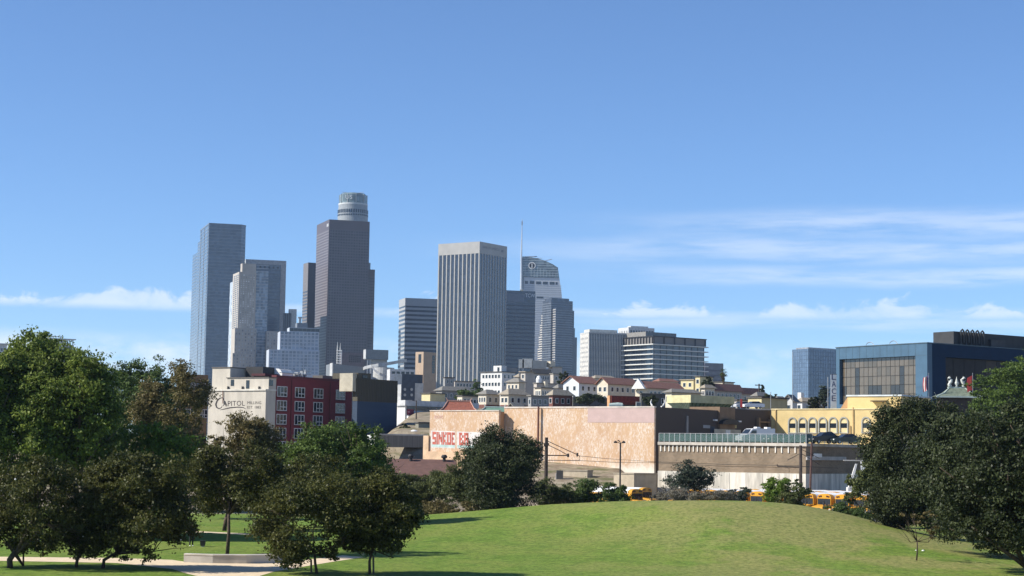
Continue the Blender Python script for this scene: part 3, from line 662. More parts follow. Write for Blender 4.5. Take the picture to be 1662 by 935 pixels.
for xa in (389.5, 416.5, 366): MB().box(.5, .79, b.uL(xa + 2, 630), b.uL(xa, 630), b.H + .36, b.zL(xa, 627)).build('roof_vent', black, b.o)
tw = MB().box(2.2, 9, b.uL(363, 610), b.uL(334, 610), 0, b.zL(350, 596.5)).build('rear_tower', crm, b.o)
MB().box(2.0, 9.2, b.uL(363, 610) - .1, b.uL(334, 610) + .1, b.zL(350, 596.5) + .01, b.zL(350, 595)).build('coping', MT['dark coping'], tw)
MB().box(7, 11, b.uL(394, 605), b.uL(366, 605), b.H + .4, b.zL(380, 593)).build('black_plant_box', black, b.o)
ink = m_('faded black wall paint', (.05, .045, .045), .9, var=.5, scale=2)
def millpt(px, py): return Vector((-.02, b.uL(px, py), b.zL(px, py)))
def onmill(xa, xb, ya, yb): return lambda s, q: millpt(xa + (xb - xa) * s, yb + (ya - yb) * q)
letters('APITOL', lambda s, q: millpt(362 + 35.5 * s, 659.2 - .6 * s - q * 8.2), ink, b.o)
letters('MILLING', lambda s, q: millpt(401.5 + 22.5 * s, 656 - q * 4.6), ink, b.o)
letters('EST. 1883', lambda s, q: millpt(401.5 + 22 * s, 663.2 - q * 4.2), ink, b.o)
mb = MB()
def stroke(pts, ws):
    L_, R_ = [], []
    for k, p in enumerate(pts):
        p0 = pts[max(0, k - 1)]; p1 = pts[min(len(pts) - 1, k + 1)]; d = Vector((p1[0] - p0[0], p1[1] - p0[1])).normalized(); n = Vector((-d.y, d.x)) * ws[k] / 2
        L_.append(millpt(p[0] + n.x, p[1] + n.y)); R_.append(millpt(p[0] - n.x, p[1] - n.y))
    for k in range(len(pts) - 1): mb.quad(L_[k], L_[k + 1], R_[k + 1], R_[k])
stroke([(363, 648), (360.5, 645.5), (356.5, 646.5), (352.5, 650.5), (350.5, 656), (351.5, 661), (355.5, 663.5), (359.5, 661.5), (361, 658)], [.6, 1.4, 2, 2.4, 2.6, 2.4, 1.8, 1.2, .5])
stroke([(362, 646), (364, 651), (366, 656), (367, 660)], [.8, 1.3, 1.3, .8]); stroke([(357, 665.5), (364, 664), (374, 661.8), (386, 660.8), (395, 661.5), (399.5, 664)], [.6, 1.4, 1.8, 1.6, 1.3, .5])
mb.build('lettering_flourish', ink, b.o)
MB().tube([millpt(362.5, 632) + Vector((-.15, 0, 0)), millpt(362.5, 655) + Vector((-.15, 0, 0))], .09, 6).build('downpipe', rust, b.o)

brn = m_('ochre brown render', (.22, .14, .07), .85); b = Bld('ochre_apartments', 'ochre brown apartment block with white windows left of the cream mill', 'building', 286, 290, 337, 607, 425, 60, 0, 640)
b.block('wall', brn); b.windows('R', lin(2, b.Lr - .5, 4), [b.z(633), b.z(655), b.z(677)], 2.4, 1.9, mull=3)
redm = m_('deep red stucco', (.185, .026, .032), .8, var=.1, scale=.4)
b = Bld('red_apartments', 'deep red apartment block with white framed windows joined to the cream mill', 'building', 440, 447.5, 571, 612.5, 402, 32, -.5, 660)
b.block('wall', redm)
us = [b.uR(x, 660) for x in (457, 486, 516, 552)]
b.windows('R', us, [b.zR(486, y) for y in (645, 667.5, 689.5, 711.5, 733)], 3.4, 2.2, m_('window frame white', (.62, .62, .6), .5), mull=3, d=.1)
sm2 = MB().box(-1.9, 1.9, -.22, -.02, -.28, -.17).mesh('sill', m_('sill red', (.10, .02, .022), .8))
for u in us:
    for y in (645, 667.5, 689.5, 711.5, 733): inst(sm2, 'sill', b.o, (u, 0, b.zR(486, y)))
for px in (472, 535): MB().tube([(b.uR(px, 660), -.12, 0), (b.uR(px, 660), -.12, b.H - .3)], .09, 6).build('downpipe', m_('sill red', (.1, .02, .022), .8), b.o)
MB().box(-.1, b.Lr + .1, -.1, b.Ll, b.H + .01, b.H + .5).build('parapet', m_('dark red cap', (.12, .02, .025), .7), b.o)
MB().box(2, 9, 5, 9, b.H + .5, b.z(605)).build('roof_box', m_('maroon box', (.07, .02, .025), .8), b.o)
MB().box(b.uR(556, 620), b.uR(566, 620) + 3, 6, 9, b.H + .5, b.H + 1.6).build('roof_box', MT['dark coping'], b.o)
hv = MB(); hv.sect([(0, 0), (3.2, 0), (3.2, .9), (2.7, 1.6), (1.6, 1.9), (.6, 1.6), (0, .9)], 'x', 0, 4); hv.build('air_handler', white, b.o).location = (b.uR(480, 612), 4, b.H + .5)
mb = MB()
for k in range(9): mb.box(b.uR(497, 612) + k * .7, b.uR(497, 612) + k * .7 + .4, 4 + random.random(), 5.2, b.H + .5, b.H + 1 + random.random() * 1.6)
for z in (.9, 1.7): mb.box(b.uR(474, 612), b.uR(525, 612), 3.6, 3.8, b.H + .4 + z, b.H + .55 + z)
mb.build('duct_work', metal, b.o, kind='stuff')
bay = b.block('grey_bay', m_('bay grey', (.36, .36, .35), .8), x0=b.Lr + .02, x1=b.uR(578, 650), y0=.5, y1=6, z1=b.H - .4)
me_ = MB().box(b.Lr + .15, b.uR(578, 650) - .1, .4, .52, 0, 1.7).mesh('window', darkglass)
for y in (650, 672, 694): inst(me_, 'window', bay, (0, 0, b.zR(574, y)))
oliv = m_('olive ribbed siding', (.085, .075, .052), .75, var=.22, scale=1.2, stretch=(3, 3, .05)); blu = m_('navy blue siding', (.028, .052, .095), .7, var=.12, scale=.3, stretch=(.2, .2, 4))
b = Bld('two_tone_block', 'windowless block with olive ribbed top and navy lower half beside red apartments', 'building', 572, 580, 645, 614, 410, 36, -.5, 650)
b.block('olive_top', oliv, z0=b.z(651)); b.block('navy_base', blu, x0=.05, y0=.05, z1=b.z(651) - .02)
me_ = MB().box(-.06, .06, -.1, .02, b.z(650.5), b.H).mesh('rib', oliv)
for k in range(26): inst(me_, 'rib', b.o, (b.Lr * (k + .5) / 26, 0, 0))
tp = MB().box(.3, b.uR(603, 615), .2, 8, b.H + .02, b.z(605)).build('stair_head', oliv, b.o); MB().box(b.uR(589, 615), b.uR(597, 615), .08, .22, b.z(613), b.z(608.5)).build('louvre', darkglass, tp)
MB().box(-1.2, .28, .5, b.Ll + 3, b.H - 3, b.z(606)).build('cream_return', m_('cream return wall', (.45, .41, .32), .85), tp)

# ------------------------------------------------------------------ grey wall, brown shed
b = Bld('grey_warehouse', 'low grey board marked concrete warehouse wall beside the SINKOE wall', 'building', 596, 609, 693, 706, 372, 48, None, 730)
b.block('wall', m_('board marked concrete', (.20, .185, .165), .9, var=.25, scale=1.0, stretch=(3, 3, .08))); MB().box(-.1, .02, 0, b.Ll, 0, b.H - .05).build('white_end', white, b.o)
MB().box(-.15, b.Lr, -.1, .5, b.H + .01, b.H + .3).build('coping', m_('pale cap', (.5, .49, .46), .85), b.o)
t = tag(MB().lathe([(.9, 0), (.95, .6), (.75, 1.1), (.3, 1.35)], 16).build('roof_vent_dome', white), 'white domed roof ventilator on the grey warehouse', 'vent'); p = at(672, 706, 386); t.location = (p.x, p.y, b.zb + b.H)
shd = m_('red brown roofing felt', (.125, .066, .052), .9, var=.18, scale=.8)
p0 = at(440, 768, 306); p1 = at(738, 770, 306)
t = thing('brown_roof_shed', 'long low shed with red brown roof behind the willow shrubs', 'shed', (p0.x, 306, 0))
L = p1.x - p0.x; ze = p0.z; zr_ = at(590, 744, 315).z
MB().sect([(0, ze), (9, zr_), (18, ze), (18, ze - .25), (9, zr_ - .25), (0, ze - .25)], 'x', 0, L).build('roof', shd, t)
MB().box(.6, L - .6, 2.5, 15.5, -.5, ze - .1).build('wall', m_('dark shed wall', (.10, .09, .085), .9), t)
me_ = MB().box(-.14, .14, .5, .8, -.3, ze - .2).mesh('post', m_('pale post', (.42, .36, .31), .8))
for k in range(9): inst(me_, 'post', t, (1 + (L - 2) * k / 8, 0, 0))
MB().box(.3, L - .3, .35, .55, ze - .75, ze - .27).build('eave_beam', m_('eave beam', (.30, .25, .22), .8), t)
me_ = MB().box(0, 2.6, 2.3, 2.48, 0, 1.1).mesh('window', m_('pale shed window', (.5, .5, .48), .4))
for k in range(7): inst(me_, 'window', t, (1.5 + k * 4.3, 0, 1.3))
vm = MB().lathe([(.28, 0), (.28, .6), (.5, .62), (.55, .9), (.35, 1.2)], 12).mesh('turbine_vent', black)
for px, vl in ((667, 'black round turbine vent on the shed roof before the grey warehouse'), (721, 'black round turbine vent on the shed roof before the graffiti wall')):
    o = inst(vm, 'turbine_vent'); p = at(px, 744, 314); o.location = (p.x, 314, zr_ - .35)
    tag(o, vl, 'vent', 'turbine vents on the shed roof')

# ------------------------------------------------------------------ peeling peach building with graffiti
def peach():
    m = bpy.data.materials.new('peeling peach paint'); m.use_nodes = True; t = m.node_tree; bb = t.nodes['Principled BSDF']; bb.inputs['Roughness'].default_value = .9
    tc = N(t, 'ShaderNodeTexCoord'); s = N(t, 'ShaderNodeSeparateXYZ'); t.links.new(tc.outputs['Object'], s.inputs[0])
    def nz(sc, st, dt=7, off=0):
        mp = N(t, 'ShaderNodeMapping'); mp.inputs['Scale'].default_value = st; mp.inputs['Location'].default_value = (off,) * 3; t.links.new(tc.outputs['Object'], mp.inputs[0])
        n = N(t, 'ShaderNodeTexNoise'); n.inputs['Scale'].default_value = sc; n.inputs['Detail'].default_value = dt; n.inputs['Roughness'].default_value = .7; t.links.new(mp.outputs[0], n.inputs['Vector']); return n.outputs['Fac']
    def mix(f, a, c):
        x = N(t, 'ShaderNodeMix', data_type='RGBA'); t.links.new(f, x.inputs[0])
        for i, v in ((6, a), (7, c)):
            if isinstance(v, tuple): x.inputs[i].default_value = (*v, 1)
            else: t.links.new(v, x.inputs[i])
        return x.outputs[2]
    c = mix(sstep(t, nz(.22, (1, 1, .6)), .35, .65), (.55, .365, .215), (.50, .325, .20))
    c = mix(sstep(t, nz(3.4, (1, 1, .4), 9, 4), .5, .62, 0, .75), c, (.66, .55, .45))       # flaked to primer
    c = mix(math_n(t, 'MULTIPLY', sstep(t, nz(.3, (1, 1, .5), 4, 9), .42, .62), sstep(t, nz(5.5, (1, 1, .35), 9, 6), .47, .57, 0, .85)), c, (.70, .63, .55))
    low = math_n(t, 'ADD', math_n(t, 'SUBTRACT', s.outputs[2], 3.0), math_n(t, 'MULTIPLY', nz(.25, (1, 1, 1), 6, 3), 5))
    pat = math_n(t, 'MULTIPLY', sstep(t, low, 7.4, 5.6), sstep(t, math_n(t, 'ADD', s.outputs[1], math_n(t, 'MULTIPLY', nz(.3, (1, 1, 1), 4, 1), 6)), 15, 9))
    c = mix(pat, c, (.72, .67, .57))
    t.links.new(c, bb.inputs['Base Color']); return m
pe = peach()
b = Bld('peach_warehouse', 'large windowless warehouse wall of peeling peach and white paint with pinkish patch', 'building', 818, 1062, 1250, 660.5, 312, 36, -1.5, 700)
pk = b; dk = m_('dark umber brick', (.075, .058, .048), .9, var=.25, scale=3, stretch=(1, 1, 4))
b.block('peach_wall', pe, x1=.5, z1=b.H - .12); b.block('brick_body', dk, x0=.52, x1=b.uR(1165, 690), z1=b.H)
MB().box(-.03, .0, .0, b.uL(954, 670), b.z(686), b.H - .13).build('pink_patch', m_('dusty pink paint', (.50, .37, .34), .9, var=.06), b.o)
MB().box(-.1, .6, -.02, b.Ll, b.H - .115, b.H + .12).build('coping', m_('pale wall cap', (.62, .55, .48), .9), b.o)
b.block('brick_wing', dk, x0=b.uR(1190, 690), z1=b.zR(1200, 664)); dr_ = b.block('tan_entry', m_('tan entry plaster', (.20, .135, .085), .85), x0=b.uR(1165, 690) + .02, x1=b.uR(1190, 690) - .02, y0=-.4, y1=6, z1=b.zR(1178, 661))
pts = [(b.uR(1168, 690) + .2, b.zR(1178, 689))] + [(b.uR(1177.5, 690) + math.cos(math.pi * (1 - k / 10)) * 3.4, b.zR(1178, 689) + math.sin(math.pi * k / 10) * 1.0) for k in range(11)]
MB().sect(pts[1:], 'y', -1.3, -.42).build('awning', black, dr_)
mb = MB(); ue = b.uR(1177.5, 690)
mb.box(ue - 5, ue + 5, -.5, -.42, b.zR(1178, 712), b.zR(1178, 697)); mb.build('doorway', m_('pale door surround', (.46, .42, .33), .8), dr_)
MB().box(ue - .8, ue + .9, -.56, -.51, b.zR(1178, 712), b.zR(1178, 698)).build('door', white, dr_)
MB().box(b.uR(1113, 690), b.uR(1113, 690) + .45, -.3, -.02, b.zR(1113, 706), b.zR(1113, 675)).build('vent_pipe', m_('grey pipe', (.28, .27, .26), .7), b.o)
MB().box(b.uR(1141, 690), b.uR(1152, 690), -.08, -.02, b.zR(1146, 695), b.zR(1146, 690)).build('notice', m_('grey notice', (.30, .31, .32), .7), b.o)
MB().box(b.uR(1153, 690), b.uR(1160, 690), -.06, -.02, b.zR(1156, 706), b.zR(1156, 692)).build('door', m_('blue grey door', (.045, .06, .08), .7), b.o)
MB().box(b.uR(1192, 690), b.uR(1195, 690), -.08, -.02, b.zR(1193, 695), b.zR(1193, 690)).build('notice', m_('yellow notice', (.5, .42, .2), .7), b.o)
for px, py in ((1157, 683), (1196, 685)): MB().box(b.uR(px, 690), b.uR(px, 690) + .9, -.5, -.02, b.zR(px, py), b.zR(px, py) + .25).build('wall_lamp', white, b.o)
mb = MB(); ua, ub = b.uR(1227, 690), b.uR(1248, 690); tn = m_('tan timber', (.22, .15, .09), .8)
mb.box(ua, ua + .5, -.7, -.1, b.zR(1227, 700), b.zR(1227, 678)); mb.box(ua + .5, ub, -.6, -.2, b.zR(1237, 686), b.zR(1237, 684)); mb.box(ub - .6, ub, -.7, -.1, b.zR(1247, 700), b.zR(1247, 681)); mb.build('timber_frame', tn, b.o)

b = Bld('graffiti_warehouse', 'peach painted wall with red SINKOE graffiti and shaded end beside dark oak', 'building', 697, 809, 818, 667, 329.3, 36, -1.0, 720)
gw_ = b; b.block('peach_wall', pe, x1=.6, y1=b.Ll); b.block('shaded_end', m_('shaded peach plaster', (.40, .235, .13), .9), x0=.62, z1=b.H - .1)  # shade of the end is put into a darker peach
MB().box(-.12, .7, -.05, b.Ll, b.H + .01, b.H + .16).build('coping', MT['pale wall cap'], b.o)
MB().box(-.35, -.0, b.Ll * .0, b.Ll, 0, b.zL(720, 733)).build('plinth', m_('peach plinth', (.60, .42, .27), .9), b.o)
MB().box(-.3, .5, b.Ll + .02, b.uL(688, 740), 0, b.zL(692, 707)).build('low_return', MT['peach plinth'], b.o)
GL = {'S': ["111", "100", "111", "001", "111"], 'I': ["1", "1", "1", "1", "1"], 'N': ["1001", "1101", "1111", "1011", "1001"], 'K': ["101", "110", "100", "110", "101"], 'O': ["111", "101", "101", "101", "111"], 'E': ["111", "100", "110", "100", "111"], 'B': ["110", "101", "110", "101", "111"], 'A': ["111", "101", "111", "101", "101"], '.': ["0"] * 5}
red = m_('red spray paint', (.46, .12, .085), .85, var=.3, scale=1.5); pal = m_('pale backing paint', (.66, .62, .58), .9); aqu = m_('aqua shadow paint', (.42, .56, .52), .9)
def gp(px, py, d=.0): return (-.02 - d, b.uL(px, py), b.zL(px, py))
def patch(x0, x1, y0, y1, sl=0): return [(x0, y1 + sl * x0), (x1, y1 + sl * x1), (x1, y0 + sl * x1), (x0, y0 + sl * x0)]
bk = MB(); aq = MB(); rd = MB()
sl = .035
for x0, x1 in ((699.5, 738.5), (741.5, 792)):
    bk.quad(*[gp(x, y, .0) for x, y in patch(x0, x1, 699.5 - sl * 718, 727 - sl * 718, sl)]); aq.quad(*[gp(x, y, .012) for x, y in patch(x0 + 1, x1 - .5, 721.5 - sl * 718, 725.8 - sl * 718, sl)])
px = 702.0
for ch_, wd in zip("SINKOE.BA", (5.6, 2.2, 6.6, 5.8, 6.4, 5.0, 5.5, 7, 7)):
    g_ = GL[ch_]; nc = len(g_[0]); rd = MB()
    for r_i, row in enumerate(g_):
        for ci, v in enumerate(row):
            if v == '1':
                xa, xb = px + wd * ci / nc, px + wd * (ci + 1) / nc + .12; ya, yb = 701.2 + r_i * 4.1, 701.2 + (r_i + 1) * 4.1 + .1
                rd.quad(*[gp(x, y, .024) for x, y in patch(xa, xb, ya - sl * 718, yb - sl * 718, sl)])
    px += wd + .9
    if rd.f: rd.build('graffiti_letter', red, b.o)
bk.build('graffiti_backing', pal, b.o); aq.build('graffiti_shadow', aqu, b.o)
mb = MB(); v_, f_ = text2d('ROPS'); mb.v = [gp(706 + 14 * a, 679.5 - 5 * q, .01) for a, q in v_]; mb.f = f_; mb.build('graffiti_tag', m_('faded red spray', (.52, .30, .26), .9), b.o)

# ------------------------------------------------------------------ brick retaining structure with parking deck
def brickmat():
    m = bpy.data.materials.new('tan brick'); m.use_nodes = True; t = m.node_tree; bb = t.nodes['Principled BSDF']; bb.inputs['Roughness'].default_value = .9
    tc = N(t, 'ShaderNodeTexCoord'); s = N(t, 'ShaderNodeSeparateXYZ'); t.links.new(tc.outputs['Object'], s.inputs[0]); cc = N(t, 'ShaderNodeCombineXYZ')
    t.links.new(math_n(t, 'ADD', s.outputs[0], s.outputs[1]), cc.inputs[0]); t.links.new(s.outputs[2], cc.inputs[1])
    br = N(t, 'ShaderNodeTexBrick'); br.inputs['Scale'].default_value = 1.0; br.inputs['Brick Width'].default_value = .42; br.inputs['Row Height'].default_value = .22; br.inputs['Mortar Size'].default_value = .025
    br.inputs['Color1'].default_value = (.195, .138, .083, 1); br.inputs['Color2'].default_value = (.265, .19, .12, 1); br.inputs['Mortar'].default_value = (.25, .21, .16, 1); br.inputs['Bias'].default_value = -.1
    t.links.new(cc.outputs[0], br.inputs['Vector'])
    n = N(t, 'ShaderNodeTexNoise'); n.inputs['Scale'].default_value = .35; n.inputs['Detail'].default_value = 6; t.links.new(tc.outputs['Object'], n.inputs['Vector'])
    hs = N(t, 'ShaderNodeHueSaturation'); t.links.new(br.outputs[0], hs.inputs['Color']); t.links.new(sstep(t, n.outputs['Fac'], .3, .7, .82, 1.12), hs.inputs['Value'])
    t.links.new(hs.outputs[0], bb.inputs['Base Color'])
    bp = N(t, 'ShaderNodeBump'); bp.inputs['Strength'].default_value = .5; bp.inputs['Distance'].default_value = .03; t.links.new(br.outputs['Fac'], bp.inputs['Height']); bp.invert = True; t.links.new(bp.outputs[0], bb.inputs['Normal'])
    return m
b = Bld('parking_deck', 'tan brick retaining wall on stained concrete base carrying a parking deck', 'retaining wall', 1069, 1308, 1405, 719.5, 284, 36, -1.2, 740)
dkk = b; zc = b.z(769); XD = 52.8
bk_ = brickmat(); b.block('brick_wall', bk_, x1=XD, z0=zc, z1=b.H - .5)
stain = m_('stained white concrete', (.58, .54, .46), .9, var=.3, scale=.9, stretch=(1, 1, .16), bump=.1)
b.block('concrete_base', stain, x0=-.25, x1=XD, y0=-.1, z1=zc - .01)
b.block('deck_slab', m_('pale slab edge', (.46, .42, .36), .9), x0=-.35, x1=XD, y0=-.3, z0=b.H - .48, z1=b.H)
me_ = MB().box(-.14, .0, -.09, .09, b.H - 1.55, b.H - .5).mesh('bracket', m_('white drip stain', (.72, .68, .60), .8))  # strips built for white drip stains under the slab, not real brackets
for px in [1073 + 6.6 * k for k in range(18)] + [1196, 1205, 1216.5, 1226, 1238, 1247, 1259, 1269, 1280, 1291, 1300]: inst(me_, 'bracket', b.o, (0, b.uL(px, 725), 0))
jm = MB().box(-.275, -.24, -.04, .04, .3, zc - .1).mesh('joint', m_('concrete joint', (.33, .31, .28), .9))
for k in range(9): inst(jm, 'joint', b.o, (0, b.Ll * (k + .5) / 9, 0))
MB().box(-.2, 14, -.32, -.1, b.zR(1340, 747), b.zR(1340, 741)).build('side_beam', m_('pale beam', (.42, .40, .37), .85), b.o)
MB().box(2, 4.8, -.45, -.33, b.zR(1316, 742), b.zR(1316, 736)).build('sign_board', white, b.o)
# glass guard: panes and posts
gg = m_('green tinted glass', (.10, .165, .15), .12, spec=.5, var=.1)
bb_ = gg.node_tree.nodes['Principled BSDF']; bb_.inputs['Alpha'].default_value = .5
rail = thing('glass_guardrail', 'green glass guardrail with slim posts along the parking deck edge', 'guardrail', tuple(b.o.location), b.o.rotation_euler[2])
L_ = b.Ll; n = 27; wd = L_ / n; pm = MB().box(-.02, .02, .05, wd - .05, .12, 1.32).mesh('pane', gg); qm = MB().box(-.045, .045, -.035, .035, 0, 1.42).mesh('post', MT['pale frame stone'])
for k in range(n): inst(pm, 'pane', rail, (.1, wd * k, b.H))
for k in range(n + 1): inst(qm, 'post', rail, (.1, wd * k, b.H))
n2 = 9; pm2 = MB().box(.05, 2.15, -.02, .02, .12, 1.32).mesh('pane', gg)
for k in range(n2): inst(pm2, 'pane', rail, (.15 + 2.2 * k, .05, b.H)); inst(qm, 'post', rail, (.15 + 2.2 * (k + 1), .05, b.H))
MB().box(.06, .14, 0, L_, b.H + 1.42, b.H + 1.47).build('top_rail', MT['pale frame stone'], rail); MB().box(.16, 20, .01, .09, b.H + 1.425, b.H + 1.475).build('top_rail', MT['pale frame stone'], rail)
ZD = b.zb + b.H                                # deck level

# ------------------------------------------------------------------ yellow building with arches
yel = m_('warm yellow stucco', (.60, .46, .215), .9, var=.08, scale=.4); agr = m_('grey arch trim', (.33, .34, .31), .8)
b = Bld('yellow_arcade', 'yellow stucco building with a row of grey trimmed arches above parked cars', 'building', 1252, 1446, 1500, 664.5, 331, 36, 6, 690)
ye = b; b.block('wall', yel)
MB().box(-.15, b.Lr, -.1, b.Ll + .05, b.H + .01, b.H + .18).build('coping', m_('cream cap', (.66, .55, .32), .9), b.o)
arch, blind, pane = MB(), MB(), MB(); w2 = .62; hs_ = 1.75
n = 12
for k in range(n):
    a0, a1 = math.pi * k / n, math.pi * (k + 1) / n
    P = lambda r, a: (r * math.cos(a), hs_ + r * math.sin(a) * 1.05)
    q = [P(w2, a0), P(w2 + .2, a0), P(w2 + .2, a1), P(w2, a1)]
    arch.hexa([(-.22, y, z) for y, z in q] + [(.0, y, z) for y, z in q])
for s in (-1, 1): arch.box(-.22, 0, min(s * w2, s * (w2 + .2)), max(s * w2, s * (w2 + .2)), 0, hs_ - .002)
arch.box(-.24, 0, -w2 - .25, w2 + .25, -.14, -.005)
blind.box(-.04, 0, -w2, w2, .0, hs_ + .55)
pane.box(-.06, .0, -w2 + .04, w2 - .04, .75, 1.55)
am, bm_, pm = arch.mesh('arch', agr), blind.mesh('arch_panel', m_('pale yellow panel', (.68, .55, .30), .9)), pane.mesh('pane', darkglass)
for px in (1286.5, 1302.7, 1319, 1335.5, 1352.5, 1370, 1406):
    o = inst(am, 'arch', b.o, (0, b.uL(px, 690), b.zL(px, 702)), scale=(1, 1.12, 1.12)); inst(bm_, 'arch_panel', o); inst(pm, 'pane', o)
for px, y0, y1 in ((1260, 664, 702), (1381, 690, 708), (1386, 660, 707)): MB().box(-.2, -.02, b.uL(px, 690), b.uL(px, 690) + .2, b.zL(px, y1), b.zL(px, y0) - .1).build('downpipe', m_('ochre pipe', (.42, .29, .13), .8), b.o)
o = MB().box(6, 20, .6, b.uL(1353, 660), b.H - 3, b.zL(1400, 652) + 1.2).build('upper_block', yel, b.o)
MB().box(5.8, 20.2, .4, b.uL(1353, 660) + .2, b.zL(1400, 652) + 1.21, b.zL(1400, 652) + 1.5).build('coping', m_('blue white cap', (.55, .6, .62), .7), o)
MB().sect([(b.uL(1353, 660) + .02, b.H - 1), (b.uL(1340, 660), b.H + .2), (b.uL(1353, 660) + .02, b.zL(1400, 652) + 1.2)], 'x', 6.2, 19).build('pitched_end', m_('ochre end', (.42, .25, .12), .9), o)
MB().box(5.0, 5.99, b.uL(1418, 655), b.uL(1394, 655), b.zL(1400, 659) + 1.0, b.zL(1400, 659) + 1.2).build('pergola', trunkm, o)

# ------------------------------------------------------------------ blue panelled building and its neighbours
bp_l = m_('pale blue panel', (.058, .12, .185), .45, var=.1, scale=.3)
b = Bld('blue_panel_building', 'blue panelled office building with large recessed bronze window wall', 'building', 1357, 1505, 1760, 557, 395, 55, 6, 600)
la = b; y0, y1 = b.uL(1486, 620), b.uL(1362.5, 620); zt_ = b.zL(1486, 577.5); zb_ = b.zL(1440, 655)
mb = MB(); mb.box(0, 1.6, 0, b.Ll, zt_ + .01, b.H); mb.box(0, 1.6, 0, y0, 0, zt_); mb.box(0, 1.6, y1, b.Ll, 0, zt_); mb.box(0, 1.6, y0 + .01, y1 - .01, 0, zb_); mb.build('window_surround', bp_l, b.o)
sm_ = m_('panel seam', (.06, .10, .13), .6); me_ = MB().box(-.03, .0, -.03, .03, zt_, b.H).mesh('panel_joint', sm_)
for k in range(12): inst(me_, 'panel_joint', b.o, (0, y0 + (y1 - y0) * k / 11, 0))
me_ = MB().box(-.03, .0, .02, y0 - .02, 0, .07).mesh('panel_joint', sm_)
for z in (zt_, zt_ - 7, zt_ - 14): inst(me_, 'panel_joint', b.o, (0, 0, z))
tints = [m_('bronze pane %s' % n, c, .07, spec=.8, var=.08) for n, c in (('warm', (.13, .105, .075)), ('mid', (.10, .083, .06)), ('dark', (.03, .028, .027)))]
nc, nr = 17, 5; dy = (y1 - y0 - .1) / nc; dzp = (zt_ - zb_) / nr
pmes = [MB().box(.9, .95, .06, dy - .06, .06, dzp - .06).mesh('pane', tt) for tt in tints]
for i in range(nc):
    for j in range(nr):
        k = 2 if (j == 1 and i in (3, 4, 5, 6, 8, 9, 10, 11, 13, 14, 15, 16) and random.random() < .8) or (j in (2, 3) and i in (3, 13)) else (0 if random.random() < .65 else 1)
        inst(pmes[k], 'pane', b.o, (0, y0 + .05 + dy * i, zb_ + dzp * j))
MB().box(1.0, 1.55, y0, y1, zb_, zt_).build('mullion_frame', m_('bronze frame', (.035, .03, .026), .5), b.o)
bd = m_('shaded blue panel', (.010, .030, .068), .7, var=.08, scale=.3, spec=.1)  # darker copy of the front panel, shade of the side face put into its colour
ua, ub = b.uR(1535, 620), b.uR(1740, 620); zw = b.zR(1540, 580)
mb = MB(); mb.box(1.62, b.Lr, 0, 1.4, zw + .01, b.H); mb.box(1.62, ua, 0, 1.4, 0, zw); mb.box(ub, b.Lr, 0, 1.4, 0, zw); mb.build('side_surround', bd, b.o)
b.block('core', MT['bronze frame'], x0=1.7, y0=1.3, z1=b.H - .3)
npn = 12; du = (ub - ua) / npn
pm_ = [MB().box(.06, du - .06, 1.1, 1.16, .06, 5.5).mesh('pane', mm) for mm in (m_('bronze side pane', (.06, .048, .04), .4, spec=.12), m_('dark side pane', (.028, .024, .024), .4, spec=.12))]
for i in range(npn):
    for j in range(4): inst(pm_[1 if random.random() < .7 else 0], 'pane', b.o, (ua + du * i, 0, zw - 5.6 * (j + 1)))
MB().box(-.12, b.Lr, -.12, b.Ll + .1, b.H + .01, b.H + .22).build('roof_edge', sm_, b.o)
for px in (1392, 1430):
    y = b.uL(px, 562); MB().tube([(4, y + 1.3 * math.cos(a), b.H + .2 + 1.1 * math.sin(a)) for a in [math.pi * k / 8 for k in range(9)]], .09, 6).build('roof_hoop', metal, b.o)
ph = MB().box(11, b.Lr, 2, 8, b.H + .25, b.zR(1560, 537)).build('dark_penthouse', m_('charcoal cladding', (.035, .036, .038), .7, var=.2), b.o)
ph2 = ph
me_ = MB().tube([(0, 0, 0), (0, 0, 3.2), (.5, 0, 3.5), (.9, 0, 3.2), (.9, 0, .5)], .22, 7).mesh('exhaust_pipe', m_('soot pipe', (.045, .045, .048), .6))
for k in range(5): inst(me_, 'exhaust_pipe', ph, (13 + k * 1.7, 1.6, b.H + .3))
MB().box(23, 28, 1.4, 1.98, b.H + .3, b.H + 2.0).build('louvre', MT['soot pipe'], ph)
mb = MB()
for k in range(5): mb.tube([(b.uR(1645, 570) + k * .9, 3, b.H + .2), (b.uR(1645, 570) + k * .9 + 1.2, 3, b.H + 1.6)], .09, 5)
mb.build('roof_ladder', white, b.o)
# blade sign with the letters of a dance hall
p = at(1353, 655, 350); t = thing('blade_sign', 'tall narrow blade sign with dark letters LACE over the yellow roof', 'sign', (p.x, 350, p.z - 6))
zq = lambda py: at(1353, py, 350).z - (p.z - 6); wq = .55
MB().box(-wq, wq, -.18, .18, 2, zq(608)).build('board', m_('pale blue sign board', (.33, .385, .45), .6), t)
MB().box(-wq - .06, wq + .06, -.15, .15, zq(608) + .005, zq(607)).build('cap', black, t)
navy = m_('navy sign letter', (.03, .045, .11), .6)
for ch_, py in zip('LACE', (616.5, 628, 639.5, 651)): letters(ch_, lambda s, q, py=py: (-.42 + .84 * s, -.2, zq(py) + q * 1.1), navy, t, 'letter')
MB().tube([(-1.1, .1, 0), (-1.1, .1, zq(612))], .08, 6).build('post', metal, t); MB().box(-1.1, -wq, .05, .15, zq(630), zq(629)).build('strut', metal, t)
